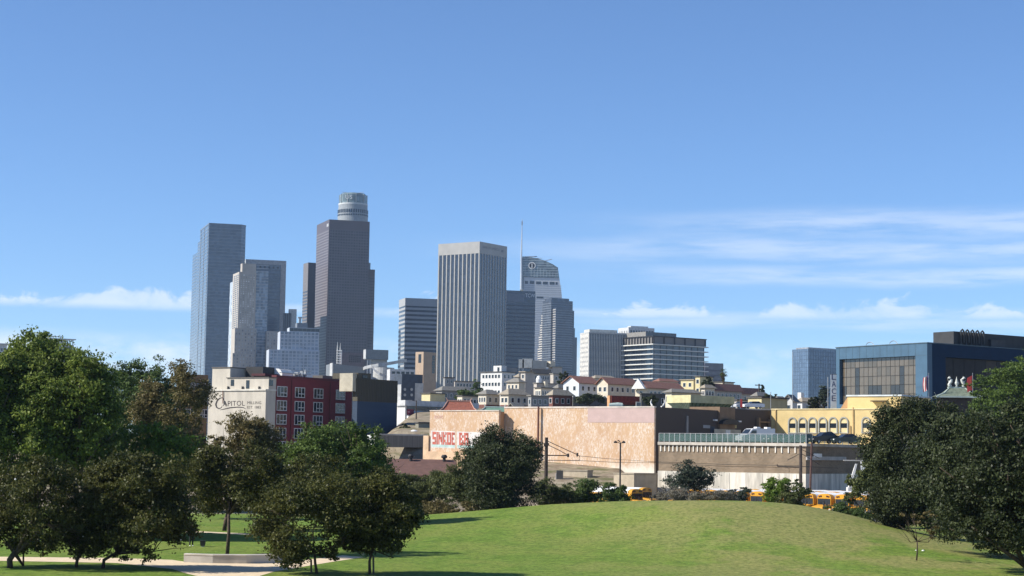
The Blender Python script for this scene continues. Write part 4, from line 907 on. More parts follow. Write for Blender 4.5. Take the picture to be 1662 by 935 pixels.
# pagoda roof with statues
p = at(1553, 655, 362); t = thing('pagoda_gate', 'green tiled pagoda roof over a dark gate behind the oak', 'pagoda', (p.x, 362, 6))
zq = lambda py, D=362: at(1553, py, D).z - 6
wx = 37 / F * 362; rx = 13 / F * 362; tile = m_('grey green roof tile', (.16, .19, .14), .7, var=.25, scale=2); trim = m_('pale green trim', (.45, .52, .47), .7)
mb = MB(); ze, zr2 = zq(644), zq(630)
E = [(-wx, -2.4), (wx, -2.4), (wx, 2.4), (-wx, 2.4)]; Mi = [(-wx * .62, -1.2), (wx * .62, -1.2), (wx * .62, 1.2), (-wx * .62, 1.2)]; T_ = [(-rx, -.3), (rx, -.3), (rx, .3), (-rx, .3)]
zm = ze + (zr2 - ze) * .38
for A_, za, B_, zb2 in ((E, ze, Mi, zm), (Mi, zm, T_, zr2)):
    for k in range(4): mb.quad((*A_[k], za), (*A_[(k + 1) % 4], za), (*B_[(k + 1) % 4], zb2), (*B_[k], zb2))
mb.quad(*[(*q, zr2) for q in T_]); mb.quad(*[(*q, ze) for q in E[::-1]]); mb.build('roof', tile, t)
mb = MB(); mb.box(-wx - .1, wx + .1, -2.5, -2.3, ze - .25, ze + .05); mb.box(-rx - .2, rx + .2, -.2, .2, zr2, zr2 + .25)
for s in (-1, 1):
    mb.tube([(s * rx, -.3, zr2), (s * wx * .62, -1.2, zm), (s * wx, -2.4, ze), (s * (wx + .6), -2.8, ze + .7)], [.12, .12, .12, .05], 6)
mb.build('ridge_trim', trim, t)
MB().box(-wx * .8, wx * .8, -1.6, 1.6, 0, ze - .3).build('gate_wall', m_('dark gate wood', (.07, .05, .04), .8), t)
stt = m_('pale stone statue', (.58, .60, .55), .8)
for s, nm in ((-1, 'pale rearing stone beast on the pagoda ridge, its back to the urn'), (1, 'pale rearing stone beast on the pagoda ridge, facing the blue building')):
    mb = MB(); mb.tube([(0, 0, 0), (s * .2, 0, .5), (-s * .1, 0, 1.0), (-s * .28, 0, 1.45), (s * .05, 0, 1.75), (s * .28, 0, 1.85), (s * .5, 0, 1.7)], [.42, .36, .34, .25, .22, .2, .07], 9)
    mb.tube([(-s * .1, 0, 1.0), (s * .35, 0, 1.15), (s * .5, 0, 1.45)], [.14, .1, .06], 6); mb.tube([(s * .25, 0, 1.9), (-s * .05, 0, 2.2)], [.08, .02], 6)
    o = mb.build('ridge_beast', stt, smooth=True); o.location = (p.x + s * rx * .8, 362, 6 + zr2 + .25); tag(o, nm if s < 0 else 'pale rearing stone beast on the pagoda ridge beside the red flag', 'statue')
    if s < 0: o['label'] = 'pale rearing stone beast on the pagoda ridge beside the striped flag'
o = MB().lathe([(.25, 0), (.3, .15), (.18, .3), (.42, .6), (.4, .95), (.2, 1.15), (.25, 1.25), (.1, 1.6), (.02, 2.1)], 14).build('ridge_urn', stt, smooth=True); o.location = (p.x, 362, 6 + zr2 + .25); tag(o, 'pale stone urn at the middle of the pagoda ridge', 'urn')
def flag(px, ybot, ytop, D, name_l, cols):
    q0 = at(px, ybot, D); q1 = at(px, ytop, D); h = q1.z - q0.z + 8
    t = thing('flagpole', name_l, 'flag', (q0.x, D, q0.z - 8)); MB().tube([(0, 0, 0), (0, 0, h)], [.07, .05], 6).build('pole', metal, t); MB().lathe([(.02, 0), (.12, .1), (.02, .22)], 8).build('finial', metal, t).location = (0, 0, h)
    n = 8
    for kk, cc in enumerate(cols):
        mb = MB()
        for k in range(n):
            def P(u, v): return (-.05 - 1.0 * u - .12 * math.sin(v * 3), .12 * math.sin(u * 7 + v * 2), h - .3 - v * 2.9 - .5 * u)
            v0, v1 = k / n, (k + 1) / n; w0, w1 = kk / len(cols), (kk + 1) / len(cols)
            A4 = [P(w0, v0), P(w1, v0), P(w1, v1), P(w0, v1)]; mb.hexa([(x, y - .012, z) for x, y, z in A4] + [(x, y + .012, z) for x, y, z in A4])
        mb.build('flag_stripe', cc, t)
rd_, wh_, bl_ = m_('flag red', (.45, .05, .05), .8), m_('flag white', (.7, .66, .62), .8), m_('flag blue', (.06, .08, .22), .8)
flag(1507.5, 645, 607, 360, 'limp red, white and blue striped flag on pole before the blue building', [bl_, rd_, wh_, rd_, wh_, rd_]); flag(1579, 650, 607, 360, 'limp plain red flag on pole beside the round topped tree', [rd_])

# ------------------------------------------------------------------ canopy building
b = Bld('canopy_restaurant', 'pale yellow canopy roof with green ribbed underside above the dark brick wall', 'building', 1082, 1121, 1192, 641, 352, 50, 8, 650)
fas = m_('pale yellow fascia', (.58, .53, .30), .8); zf = b.z(653.5)
b.block('fascia', fas, z0=zf, z1=b.H); ins = 2.2
q0 = [(0, 0), (b.Lr, 0), (b.Lr, b.Ll), (0, b.Ll)]; q1 = [(ins, ins), (b.Lr - ins, ins), (b.Lr - ins, b.Ll - ins), (ins, b.Ll - ins)]
grn = m_('green ribbed soffit', (.20, .27, .16), .7); MB().prism([(x, y) for x, y in q1], zf - 2.2, zf - .01, [(x * .98 + .1, y * .98 + .1) for x, y in q0]).build('green_soffit', grn, b.o)
for k in range(11):
    u = .6 + (b.Lr - 1.2) * k / 10; u2 = ins + (b.Lr - 2 * ins) * k / 10; MB().hexa(((u2 - .1, ins - .15, zf - 2.2), (u2 + .1, ins - .15, zf - 2.2), (u2 + .1, ins + .2, zf - 2.2), (u2 - .1, ins + .2, zf - 2.2), (u - .1, -.02, zf - .02), (u + .1, -.02, zf - .02), (u + .1, .3, zf - .02), (u - .1, .3, zf - .02))).build('rib', m_('shaded green rib', (.09, .13, .08), .7), b.o)  # rib coloured dark for the shade on this side
    y = .6 + (b.Ll - 1.2) * k / 10; y2 = ins + (b.Ll - 2 * ins) * k / 10; MB().hexa(((ins - .15, y2 - .1, zf - 2.2), (ins + .2, y2 - .1, zf - 2.2), (ins + .2, y2 + .1, zf - 2.2), (ins - .15, y2 + .1, zf - 2.2), (-.02, y - .1, zf - .02), (.3, y - .1, zf - .02), (.3, y + .1, zf - .02), (-.02, y + .1, zf - .02))).build('rib', m_('sunlit green rib', (.45, .52, .38), .7), b.o)  # same rib coloured pale for the sun on this side
b.block('wall', fas, x0=ins + .5, x1=b.Lr - ins, y0=ins + .5, y1=b.Ll - ins, z1=zf - 2.22)
MB().tube([(b.Lr - .3, .2, zf - 3.5), (b.Lr - .3, .2, zf)], .12, 6).build('downpipe', white, b.o)

# ------------------------------------------------------------------ houses and flats on the hill
RF = {'red': m_('red clay tile', (.235, .115, .085), .85, var=.25, scale=2.5), 'grey': m_('grey shingle', (.20, .19, .17), .9, var=.2, scale=2), 'tan': m_('tan shingle', (.30, .26, .20), .9, var=.2, scale=2), 'green': m_('green glazed tile', (.13, .24, .18), .6, var=.2, scale=2), 'dark': m_('dark flat roof', (.09, .085, .08), .9)}
WC = {'white': m_('white stucco', (.62, .62, .60), .85, var=.08), 'cream': m_('cream stucco', (.58, .52, .41), .85, var=.1), 'beige': m_('beige stucco', (.44, .40, .35), .85, var=.1), 'grey': m_('grey stucco', (.26, .26, .255), .85, var=.12), 'brick': m_('red house brick', (.17, .075, .06), .9, var=.25, scale=3), 'yellow': m_('yellow stucco', (.60, .52, .30), .85, var=.08), 'olive': m_('olive grey stucco', (.25, .24, .19), .85, var=.12), 'dark': m_('dark grey wall', (.10, .10, .095), .9, var=.2), 'blue': m_('bluish white siding', (.58, .62, .66), .8, var=.06)}
def house(label, xl, xm, xr, ytop, D, a, wall, roof=None, rh=2.0, ov=.6, wl=(0, 0), wr=(0, 0), fh=3.0, ww=1.1, wh=1.4, name='house', cat='house', lower=None, frame=True, ridge='x', zoff=0):
    b = Bld(name, label, cat, xl, xm, xr, ytop, D, a, None, ytop + 15)
    b.o.location.z -= 3; b.zb -= 3; b.H += 3
    b.block('wall', WC[wall])
    if lower: b.block('lower_wall', WC[lower], x0=-.06, y0=-.06, z1=b.H - fh)
    H, X, Y = b.H, b.Lr, b.Ll
    if roof:
        mb = MB()
        if ridge == 'flat': mb.box(-ov, X + ov, -ov, Y + ov, H + .01, H + .3)
        elif ridge == 'hip':
            e = [(-ov, -ov), (X + ov, -ov), (X + ov, Y + ov), (-ov, Y + ov)]; m = min(X, Y) / 2
            rp = [(m, Y / 2), (X - m, Y / 2)] if X >= Y else [(X / 2, m), (X / 2, Y - m)]
            E3 = [(*q, H + .12) for q in e]; r0_, r1_ = [(*q, H + rh) for q in rp]
            if X >= Y: mb.quad(E3[0], E3[1], r1_, r0_); mb.quad(E3[1], E3[2], r1_); mb.quad(E3[2], E3[3], r0_, r1_); mb.quad(E3[3], E3[0], r0_)
            else: mb.quad(E3[0], E3[1], r0_); mb.quad(E3[1], E3[2], r1_, r0_); mb.quad(E3[2], E3[3], r1_); mb.quad(E3[3], E3[0], r0_, r1_)
            mb.box(-ov, X + ov, -ov, Y + ov, H + .01, H + .115)
        elif ridge == 'x':   # ridge runs along the right face, gable over the left face
            mb.sect([(-ov, H - .1), (Y / 2, H + rh), (Y + ov, H - .1), (Y + ov, H + .12), (Y / 2, H + rh + .25), (-ov, H + .12)], 'x', -ov, X + ov)
            MB().sect([(0.02, H + .01), (Y - .02, H + .01), (Y / 2, H + rh - .06)], 'x', .01, X - .01).build('gable', WC[wall], b.o)
        else:
            mb.sect([(-ov, H - .1), (X / 2, H + rh), (X + ov, H - .1), (X + ov, H + .12), (X / 2, H + rh + .25), (-ov, H + .12)], 'y', -ov, Y + ov)
            MB().sect([(0.02, H + .01), (X - .02, H + .01), (X / 2, H + rh - .06)], 'y', .01, Y - .01).build('gable', WC[wall], b.o)
        mb.build('roof', RF[roof], b.o)
    for face, (nc, nr), L_ in (('L', wl, Y), ('R', wr, X)):
        if nc: b.windows(face, lin(L_ * .06, L_ * .94, nc), [H - fh * (k + 1) + (fh - wh) * .45 for k in range(nr)], min(ww, L_ / nc * .62), wh, bars=frame)
    return b
b = house('five storey white flats with rows of small windows at the hill top', 780, 814.5, 836, 604, 680, 40, 'white', 'dark', ridge='flat', ov=.4, wl=(6, 4), wr=(3, 4), name='hillside_flats', cat='flats')
MB().box(2, 5, 2, 6, b.H + .32, b.z(593)).build('stair_head', WC['white'], b.o); MB().box(5.02, 12, 2.5, 6, b.H + .32, b.z(595)).build('roof_plant', WC['grey'], b.o)
MB().box(1.95, 2.02, 3, 4, b.H + .4, b.z(595.5)).build('door', darkglass, b.o)
house('small cream house with grey hip roof and three narrow windows beneath white flats', 822, 842, 852, 620.5, 640, 40, 'cream', 'grey', 1.6, ridge='hip', wl=(3, 1), ww=.9)
b = house('beige square flats with blank shaded side beside the five storey white flats', 845, 852.5, 866, 604, 655, 44, 'beige', 'tan', ridge='flat', wl=(1, 4), name='hillside_flats', cat='flats'); 
MB().box(-.15, 0, 0, b.Ll, b.H - 6.2, b.H - 5.9).build('string_course', WC['white'], b.o)
house('long grey brown flats with dormer row beneath the rooftop water tanks', 862, 866, 893, 606, 690, 55, 'beige', 'dark', 1.6, ridge='x', wr=(6, 2), ww=.9, name='hillside_flats', cat='flats')
b = house('grey blank walled flats with bright lit chimney strip', 866, 871, 905, 622.5, 600, 52, 'beige', 'grey', ridge='flat', wr=(0, 0), ov=.25, name='hillside_flats', cat='flats')
MB().box(b.uR(882, 630), b.uR(887, 630), -.9, -.02, 0, b.H + .8).build('chimney_strip', WC['cream'], b.o); MB().lathe([(.9, 0), (1.0, 1.2), (.6, 2.2), (.1, 2.5)], 14).build('white_dome', white, b.o).location = (2.5, 2, b.H + .3)
b = house('tall beige flats with stair tower beside the stepped skyscraper', 890, 897, 912, 596, 700, 50, 'beige', 'tan', ridge='flat', ov=.2, wl=(1, 2), name='hillside_flats', cat='flats')
MB().box(-1, 1.5, b.Ll * .1, b.Ll, b.H, b.z(586.5)).build('stair_tower', WC['cream'], b.o)
house('wide beige flats with one dark window under the tall stair tower', 893, 898, 921, 607, 670, 54, 'beige', 'grey', ridge='flat', ov=.3, wr=(3, 2), name='hillside_flats', cat='flats')
# rooftop tanks
for (px, w_, yt, lab) in ((846, 2.0, 583.5, 'slim pale rooftop tank beside the square water tank'), (856, 6, 582.5, 'square pale water tank on legs over the hillside flats'), (875, 9, 585.5, 'wide grey green rooftop tank box beneath the stepped tower')):
    p = at(px, 597, 700); t = thing('water_tank', lab, 'tank', (p.x, 700, p.z - 3)); hh = at(px, yt, 700).z - p.z + 3
    MB().box(-w_ / 4 - .5, w_ / 4 + .5, -1.5, 1.5, hh * .45, hh).build('tank', m_('tank grey', (.40, .41, .40), .7) if px != 875 else gm, t)
    lm = MB().box(-.15, .15, -.15, .15, 0, hh * .45).mesh('leg', metal)
    for sx in (-1, 1):
        for sy in (-1, 1): inst(lm, 'leg', t, (sx * (w_ / 4 + .3), sy * 1.3, 0))
H_ = [
 ('cream house with grey hip roof and three windows beside the green tiled roof', 776, 789, 811, 640, 525, 42, 'cream', 'grey', 1.5, 'hip', (3, 1), (2, 1), 'brick'),
 ('two storey house with brick lower floor and tan hip roof, cream front lit', 812, 825, 858, 640.5, 522, 44, 'cream', 'tan', 1.9, 'hip', (2, 1), (3, 1), 'brick'),
 ('grey two storey house with flat roof between two hip roofed brick houses', 857, 862, 891, 643, 512, 52, 'grey', 'grey', 1, 'flat', (1, 2), (3, 2), None),
 ('dark brick house with broad tan hip roof beside the bluish white gable house', 890, 897, 929, 641.5, 520, 50, 'brick', 'tan', 1.7, 'hip', (1, 1), (3, 1), None),
 ('bluish white gabled house with long grey side and red tile roof', 914, 939.5, 971, 622, 560, 42, 'blue', 'red', 2.2, 'x', (2, 2), (3, 2), None),
 ('cream gabled house with round window and red tile roof over dark porch', 969, 986.5, 1034, 623.5, 555, 44, 'cream', 'red', 2.0, 'x', (2, 2), (5, 2), None),
 ('low white pavilion fronted flats under the longest red tile roof', 1031, 1050, 1108, 630, 545, 46, 'cream', 'red', 2.0, 'x', (1, 1), (8, 1), None),
 ('pale yellow square flats with paired windows beneath the slab edged office', 1105, 1125.5, 1134, 617, 605, 40, 'yellow', 'tan', 1, 'flat', (2, 2), (0, 0), None),
 ('narrow pale yellow stair tower house with shaded olive side', 1128.5, 1136, 1157, 611.5, 595, 42, 'yellow', 'dark', 1, 'flat', (1, 2), (0, 0), None),
 ('cream flat roofed house with two small windows under the palm', 1152, 1175, 1191, 620.5, 650, 40, 'cream', 'dark', 1, 'flat', (3, 1), (0, 0), None),
 ('long red roofed terrace stepping down the hill below the palm', 1150, 1160, 1204, 634, 600, 48, 'beige', 'red', 2.2, 'x', (2, 1), (6, 1), None),
 ('lower red roofed terrace end beside the hilltop utility pole', 1199, 1204, 1236, 639.5, 620, 52, 'beige', 'red', 2.0, 'x', (1, 1), (4, 1), None),
 ('tan lit shop block with long dark flat roofed side behind the brick wing', 1214, 1236, 1278, 646, 440, 46, 'yellow', 'dark', 1, 'flat', (0, 0), (0, 0), None),
 ('small white gabled house behind the yellow arcade roof', 1272, 1287, 1294, 652, 470, 30, 'white', 'grey', 1.7, 'x', (1, 1), (0, 0), None),
 ('wide white bungalow with pale roof and square chimney near the blade sign', 1292, 1302, 1340, 652, 480, 50, 'white', 'tan', 1.2, 'hip', (1, 1), (3, 1), None),
 ('white windowed storey with grey roof peeping above the yellow canopy', 1080, 1090, 1136, 637, 430, 50, 'cream', 'grey', 1.0, 'hip', (3, 1), (5, 1), None),
 ('cream shop block with olive shaded side above the Chinatown mall', 684, 698, 722, 639, 545, 42, 'yellow', 'dark', 1, 'flat', (0, 0), (0, 0), None),
 ('wide bungalow with broad grey hip roof beneath the ribbed tower', 707, 717, 763, 634, 590, 48, 'grey', 'grey', 1.6, 'hip', (1, 1), (5, 1), None),
 ('narrow tan flats with brown hip roof wedged behind the small cream house', 836, 842, 856, 612, 668, 44, 'beige', 'tan', 1.4, 'hip', (1, 3), (3, 3), None),
 ('cream flats with flat dark roof above the grey two storey house', 868, 878, 896, 630, 575, 44, 'cream', 'dark', 1, 'flat', (3, 2), (4, 2), None),
 ('tan hip roofed cottage squeezed right of the chimney strip flats', 900, 906, 918, 630, 590, 44, 'beige', 'grey', 1.4, 'hip', (1, 1), (2, 1), None),
 ('beige flats with small windows rising behind the cream gabled house roof', 958, 966, 1000, 614, 640, 48, 'beige', 'tan', 1.2, 'hip', (2, 2), (6, 2), None),
 ('pale tan flats behind the longest red tile roof', 1062, 1070, 1100, 619, 660, 48, 'cream', 'red', 1.2, 'hip', (2, 2), (5, 2), None),
 ('small cream block with tan roof left of the long red roofed terrace', 1138, 1144, 1160, 630, 560, 46, 'cream', 'tan', 1.2, 'hip', (2, 1), (3, 1), None),
 ('low beige shop with flat roof between canopy and tan shop block', 1190, 1196, 1217, 650, 450, 48, 'beige', 'dark', 1, 'flat', (1, 1), (4, 1), None),
 ('small tan cottage under the hilltop utility pole', 1222, 1229, 1248, 643, 560, 46, 'beige', 'grey', 1.4, 'hip', (1, 1), (3, 1), None),
 ('grey shingled cottage between white bungalow and small white gabled house', 1256, 1262, 1276, 650, 520, 46, 'olive', 'grey', 1.3, 'hip', (1, 1), (2, 1), None),
 ('cream terrace with dark flat roof behind the red Chinese roof', 742, 750, 780, 643, 540, 46, 'cream', 'dark', 1, 'flat', (2, 1), (5, 1), None),
 ('plain grey block on the slope under the ribbed bank tower', 719, 722, 737, 613, 760, 55, 'grey', 'dark', 1, 'flat', (0, 0), (2, 2), None),
 ('pale long wall block behind the slope trees under the ribbed tower', 735, 738, 783, 619, 800, 60, 'beige', 'dark', 1, 'flat', (0, 0), (8, 2), None),
]
for (lab, xl, xm, xr, yt, D, a, wc, rf, rh, rg, wl, wr, lo) in H_:
    hb = house(lab, xl, xm, xr, yt, D, a, wc, rf, rh, .35 if rg == 'flat' else .6, wl, wr, lower=lo, ridge=rg)
    if 'round window' in lab:
        o = MB().lathe([(.9, -.08), (.9, .08)], 18).build('round_window', darkglass, hb.o); o.matrix_local = Matrix.Translation((-.05, hb.Ll * .3, hb.H - 4.6)) @ Matrix.Rotation(R(90), 4, 'Y')
    if 'bungalow with pale' in lab: MB().box(3, 4.2, 3, 4.2, hb.H, hb.H + 2.6).build('chimney', WC['white'], hb.o)
    if 'pavilion' in lab: MB().sect([(-.3, hb.H - .2), (hb.Ll / 2, hb.H + 2.9), (hb.Ll + .3, hb.H - .2)], 'x', -1.5, -.62).build('pavilion_gable', WC['white'], hb.o)
# hedged dark retaining wall and red signed hall
b = house('dark planted retaining wall under the gabled houses', 925, 930, 988, 644, 535, 56, 'dark', None, name='garden_wall', cat='wall')
b = Bld('red_sign_hall', 'low hall with broad dark red lettered front above the pink wall', 'building', 987, 991, 1040, 642, 470, 60, None, 650)
b.block('wall', WC['dark']); sg_ = MB().box(.05, b.Lr - .1, -.3, -.02, b.z(656), b.H).build('sign_front', m_('dark red sign', (.20, .035, .022), .7), b.o)
MB().box(-.3, .02, 0, b.Ll, 0, b.H).build('orange_end', m_('orange end wall', (.5, .28, .14), .85), b.o)
me_ = MB().box(0, .16, -.42, -.31, 0, 1.25).mesh('sign_stroke', m_('red sign stroke', (.36, .06, .035), .6)); me2 = MB().box(0, .5, -.42, -.31, 0, .16).mesh('sign_stroke', MT['red sign stroke'])
for k in range(18):
    inst(me_, 'sign_stroke', sg_, (.8 + k * (b.Lr - 1.6) / 18, 0, b.z(652)))
    if k % 3 != 1: inst(me2, 'sign_stroke', sg_, (.95 + k * (b.Lr - 1.6) / 18, 0, b.z(652) + (.0, .55, 1.08)[k % 3]))
b = house('dark grey hall with blank wall between the red sign and yellow canopy', 1038, 1041, 1090, 640, 465, 60, 'dark', 'dark', ridge='flat', ov=.2, wr=(2, 1), name='grey_hall', cat='building')
# curved white horn finials, ducts and units on the warehouse roof
zroof = pk.zb + pk.H
for px, s, l in ((1062, 1, 'white curved horn finial on the dark roof edge, curling toward the canopy'), (1073, -1, 'white curved horn finial on the dark roof edge, curling toward the duct')):
    p = at(px, 660, 345); o = MB().tube([(0, 0, 0), (-s * .45, 0, .3), (-s * .7, 0, .9), (-s * .55, 0, 1.5)], [.22, .2, .13, .04], 8).build('horn_finial', white, smooth=True); o.location = (p.x, 345, p.z - .1); tag(o, l, 'finial')
p = at(998, 660, 338); t = thing('roof_duct', 'pale green round duct with elbow lying on the warehouse roof', 'duct', (p.x, 338, p.z - .3))
MB().tube([(-1.1, 0, .5), (.6, 0, .6), (1.4, 0, .5)], [.42, .5, .5], 12).build('duct', m_('pale green duct', (.40, .48, .45), .6), t); MB().tube([(1.4, 0, .5), (1.8, 0, .2), (1.8, 0, -.3)], .45, 12).build('elbow', MT['pale green duct'], t); MB().box(2.4, 4.6, -.3, .3, -.3, .35).build('cable_tray', white, t)
p = at(1036, 660, 338); t = thing('air_unit', 'boxy grey air conditioning unit on the warehouse roof', 'air conditioner', (p.x, 338, p.z - .3))
MB().box(-.45, .45, -.4, .4, 0, 1.2).build('casing', MT['tank grey'], t)
gm_ = MB().box(-.38, .38, -.44, -.41, 0, .05).mesh('grille_bar', darkglass)
for k in range(8): inst(gm_, 'grille_bar', t, (0, 0, .15 + k * .12))

# ------------------------------------------------------------------ Chinatown roofs behind the graffiti wall
b = Bld('white_mall', 'long white two storey shopping mall with dark window band and red shop sign', 'building', 644, 657.5, 775, 649.5, 480, 44, None, 670)
b.block('wall', WC['white'], z1=b.z(659)); b.block('fascia', m_('mall fascia', (.50, .51, .51), .8), x0=-.5, x1=b.Lr, y0=-.5, z0=b.z(658.5), z1=b.H)
MB().box(.5, b.Lr - .5, -.1, .02, b.zR(690, 667), b.z(659) - .05).build('window_band', darkglass, b.o)
sgn = MB().box(b.uR(653, 668) + 1.6, b.uR(666, 668) + 1.0, -.35, -.12, b.zR(660, 673), b.zR(660, 664)).build('shop_sign', m_('crimson shop sign', (.22, .03, .05), .6), b.o)
MB().box(b.uR(660, 668), b.uR(664, 668), -.4, -.36, b.zR(660, 669.5), b.zR(660, 667.5)).build('sign_panel', m_('pale pink print', (.5, .25, .27), .6), sgn)
b.windows('R', [b.uR(x, 680) for x in (676, 688, 700, 714)], [b.zR(685, 681)], 1.9, 1.3, bars=True); MB().box(b.uR(659, 680), b.uR(672, 680), -.9, -.05, b.zR(665, 680), b.zR(665, 675)).build('canopy_sign', white, b.o)
def croof(label, xl, xr, ye, yr, D, mt, trimc, dz=6.0):
    p0 = at(xl, ye, D); p1 = at(xr, ye, D); zr_ = at((xl + xr) / 2, yr, D).z - p0.z; W = p1.x - p0.x
    t = thing('chinese_roof_hall', label, 'building', (p0.x, D, p0.z - dz)); mb = MB()
    n = 8
    def prof(s): return zr_ * (s ** 1.6)
    for k in range(n):
        s0, s1 = k / n, (k + 1) / n
        for sg2 in (0, 1):
            y0, y1 = (4 * s0, 4 * s1) if sg2 == 0 else (8 - 4 * s0, 8 - 4 * s1); i0, i1 = W * .22 * s0, W * .22 * s1
            mb.quad((i0, y0, dz + prof(s0)), (W - i0, y0, dz + prof(s0)), (W - i1, y1, dz + prof(s1)), (i1, y1, dz + prof(s1)))
        for sd in (0, 1):
            f = lambda x: x if sd == 0 else W - x
            mb.quad((f(W * .22 * s0), 4 * s0, dz + prof(s0)), (f(W * .22 * s1), 4 * s1, dz + prof(s1)), (f(W * .22 * s1), 8 - 4 * s1, dz + prof(s1)), (f(W * .22 * s0), 8 - 4 * s0, dz + prof(s0)))
    mb.build('roof', mt, t); mb = MB(); mb.box(W * .2, W * .8, 3.85, 4.15, dz + zr_, dz + zr_ + .3)
    for sd in (-1, 1):
        xx = W / 2 + sd * W / 2; mb.tube([(W / 2 + sd * W * .29, 4, dz + zr_ + .1), (W / 2 + sd * W * .39, 2, dz + prof(.5) + .12), (xx, 0, dz + .1), (xx + sd * .5, -.4, dz + .6)], [.14, .12, .12, .04], 6); mb.tube([(W / 2 + sd * W * .29, 4, dz + zr_ + .2), (W / 2 + sd * W * .33, 4, dz + zr_ + .9)], [.16, .04], 6)
    mb.build('ridge_trim', trimc, t); MB().box(.5, W - .5, .6, 7.4, 0, dz - .02).build('wall', WC['dark'], t); return t
croof('red tiled upturned Chinese roof behind the graffiti wall', 712, 776, 668, 651, 420, m_('rust red tile', (.25, .085, .055), .8, var=.2, scale=2), m_('pink ridge trim', (.45, .26, .2), .8))
croof('green glazed Chinese roof with pale ridge behind the graffiti wall', 776, 830, 668, 661, 410, RF['green'], trim)
b = house('brown stucco stair block with rooftop units beside the graffiti wall', 674, 679, 698, 687, 400, 50, 'olive', 'dark', ridge='flat', ov=.2, name='stair_block', cat='building')
b = house('small grey gabled roofs at the end of the green glazed roof', 826, 836, 848, 664, 400, 45, 'grey', 'grey', 1.2, ridge='x')

# ------------------------------------------------------------------ vehicles
tyre = m_('tyre rubber', (.02, .02, .02), .9)
def wheel_mesh(r, w): return MB().lathe([(r * .55, 0), (r, .02), (r, w - .02), (r * .55, w)], 16).mesh('wheel', tyre), MB().lathe([(r * .5, -.02), (r * .55, w + .02)], 12).mesh('rim', metal)
def add_wheels(t, xs_, half, r, w):
    wm, rm = wheel_mesh(r, w)
    for y in xs_:
        for s in (-1, 1):
            o = inst(wm, 'wheel', t); o.matrix_local = Matrix.Translation((s * half - (w if s > 0 else 0), y, r)) @ Matrix.Rotation(R(90), 4, 'Y'); inst(rm, 'rim', o)
ybus = m_('school bus yellow', (.62, .30, .02), .4, var=.06); wroof = m_('bus white roof', (.78, .78, .77), .5, var=.04)
def make_bus():
    t = thing('school_bus', 'x', 'bus'); W, L0, L1 = 1.2, 1.6, 11.2
    sec = [(-W, .7), (W, .7), (W, 2.45), (-W, 2.45)]
    MB().sect(sec, 'y', L0, L1).build('body', ybus, t)
    rf = [(-W, 2.46), (W, 2.46), (W * .96, 2.75), (W * .8, 2.95), (W * .45, 3.06), (0, 3.1), (-W * .45, 3.06), (-W * .8, 2.95), (-W * .96, 2.75)]
    MB().sect(rf, 'y', L0 + .75, L1 - .3).build('roof', wroof, t); MB().sect(rf, 'y', L0 - .02, L0 + .74).build('front_cap', ybus, t); MB().sect(rf, 'y', L1 - .29, L1 + .02).build('rear_cap', ybus, t)
    MB().box(-W * .92, W * .92, L0 - .05, L0 - .005, 1.62, 2.42).build('windscreen', darkglass, t); MB().box(-.03, .03, L0 - .08, L0 - .055, 1.62, 2.42).build('windscreen_bar', black, t)
    MB().hexa(((-W * .95, .0, .7), (W * .95, 0, .7), (W * .98, L0 - .06, .7), (-W * .98, L0 - .06, .7), (-W * .78, .08, 1.35), (W * .78, .08, 1.35), (W * .9, L0 - .06, 1.6), (-W * .9, L0 - .06, 1.6))).build('bonnet', ybus, t)
    MB().box(-W, W, -.14, -.02, .45, .72).build('bumper', black, t); MB().box(-.55, .55, -.03, .03, .8, 1.2).build('grille', black, t)
    hm = MB().lathe([(.14, 0), (.14, .08)], 12).mesh('headlight', white); lm = MB().box(-.12, .12, L0 - .09, L0 - .025, 2.62, 2.82).mesh('warning_lamp', m_('dark amber lamp', (.09, .03, .015), .4))
    for s in (-1, 1):
        o = inst(hm, 'headlight', t); o.matrix_local = Matrix.Translation((s * .85, .05, .95)) @ Matrix.Rotation(R(90), 4, 'X'); inst(lm, 'warning_lamp', t, (s * .82, 0, 0)); inst(lm, 'warning_lamp', t, (s * .52, 0, .04))
        wm_ = MB().box(s * W - .02, s * W + .02, 0, .62, 1.65, 2.3).mesh('side_window', darkglass)
        for k in range(11): inst(wm_, 'side_window', t, (0, L0 + .7 + k * .8, 0))
        for z in (1.05, 1.5): MB().box(s * W - .015, s * W + .015, L0 + .1, L1 - .1, z, z + .07).build('rub_rail', black, t)
        MB().tube([(s * .95, .3, 1.4), (s * 1.3, -.1, 1.75)], .03, 5).build('mirror_arm', black, t); MB().box(s * 1.3 - .1, s * 1.3 + .1, -.14, -.06, 1.6, 1.95).build('mirror', black, t)
    add_wheels(t, (1.1, 8.6), W - .02, .48, .28)
    return t
bus0 = make_bus(); busn = 0
GRP = 'school buses parked in the lot'
def put_bus(x, y, deg, label):
    global busn
    o = bus0 if busn == 0 else copy_tree(bus0); busn += 1
    o.location = (x, y, -.59); o.rotation_euler = (0, 0, R(deg)); o['label'] = label; o['group'] = GRP
p0 = Vector((48.3, 240)); st_ = Vector((-2.0, 2.42))
for k in range(-1, 13):
    p = p0 + st_ * k
    put_bus(p.x, p.y, -50, 'yellow school bus with white roof in the slanted row along the brick wall')
q = at(1047, 800, 262); put_bus(q.x, q.y, 42, 'yellow school bus turned side on beyond the lawn crest, beside the tan rounded shrub')
q = at(1063, 800, 274); put_bus(q.x, q.y, 46, 'yellow school bus mostly hidden behind the side turned bus, only white roof showing')
for k in range(1, 12):
    p = p0 + st_ * k + Vector((9.9, 8.3))
    put_bus(p.x, p.y, -50, 'yellow school bus in the rear slanted row, mostly white roof showing')

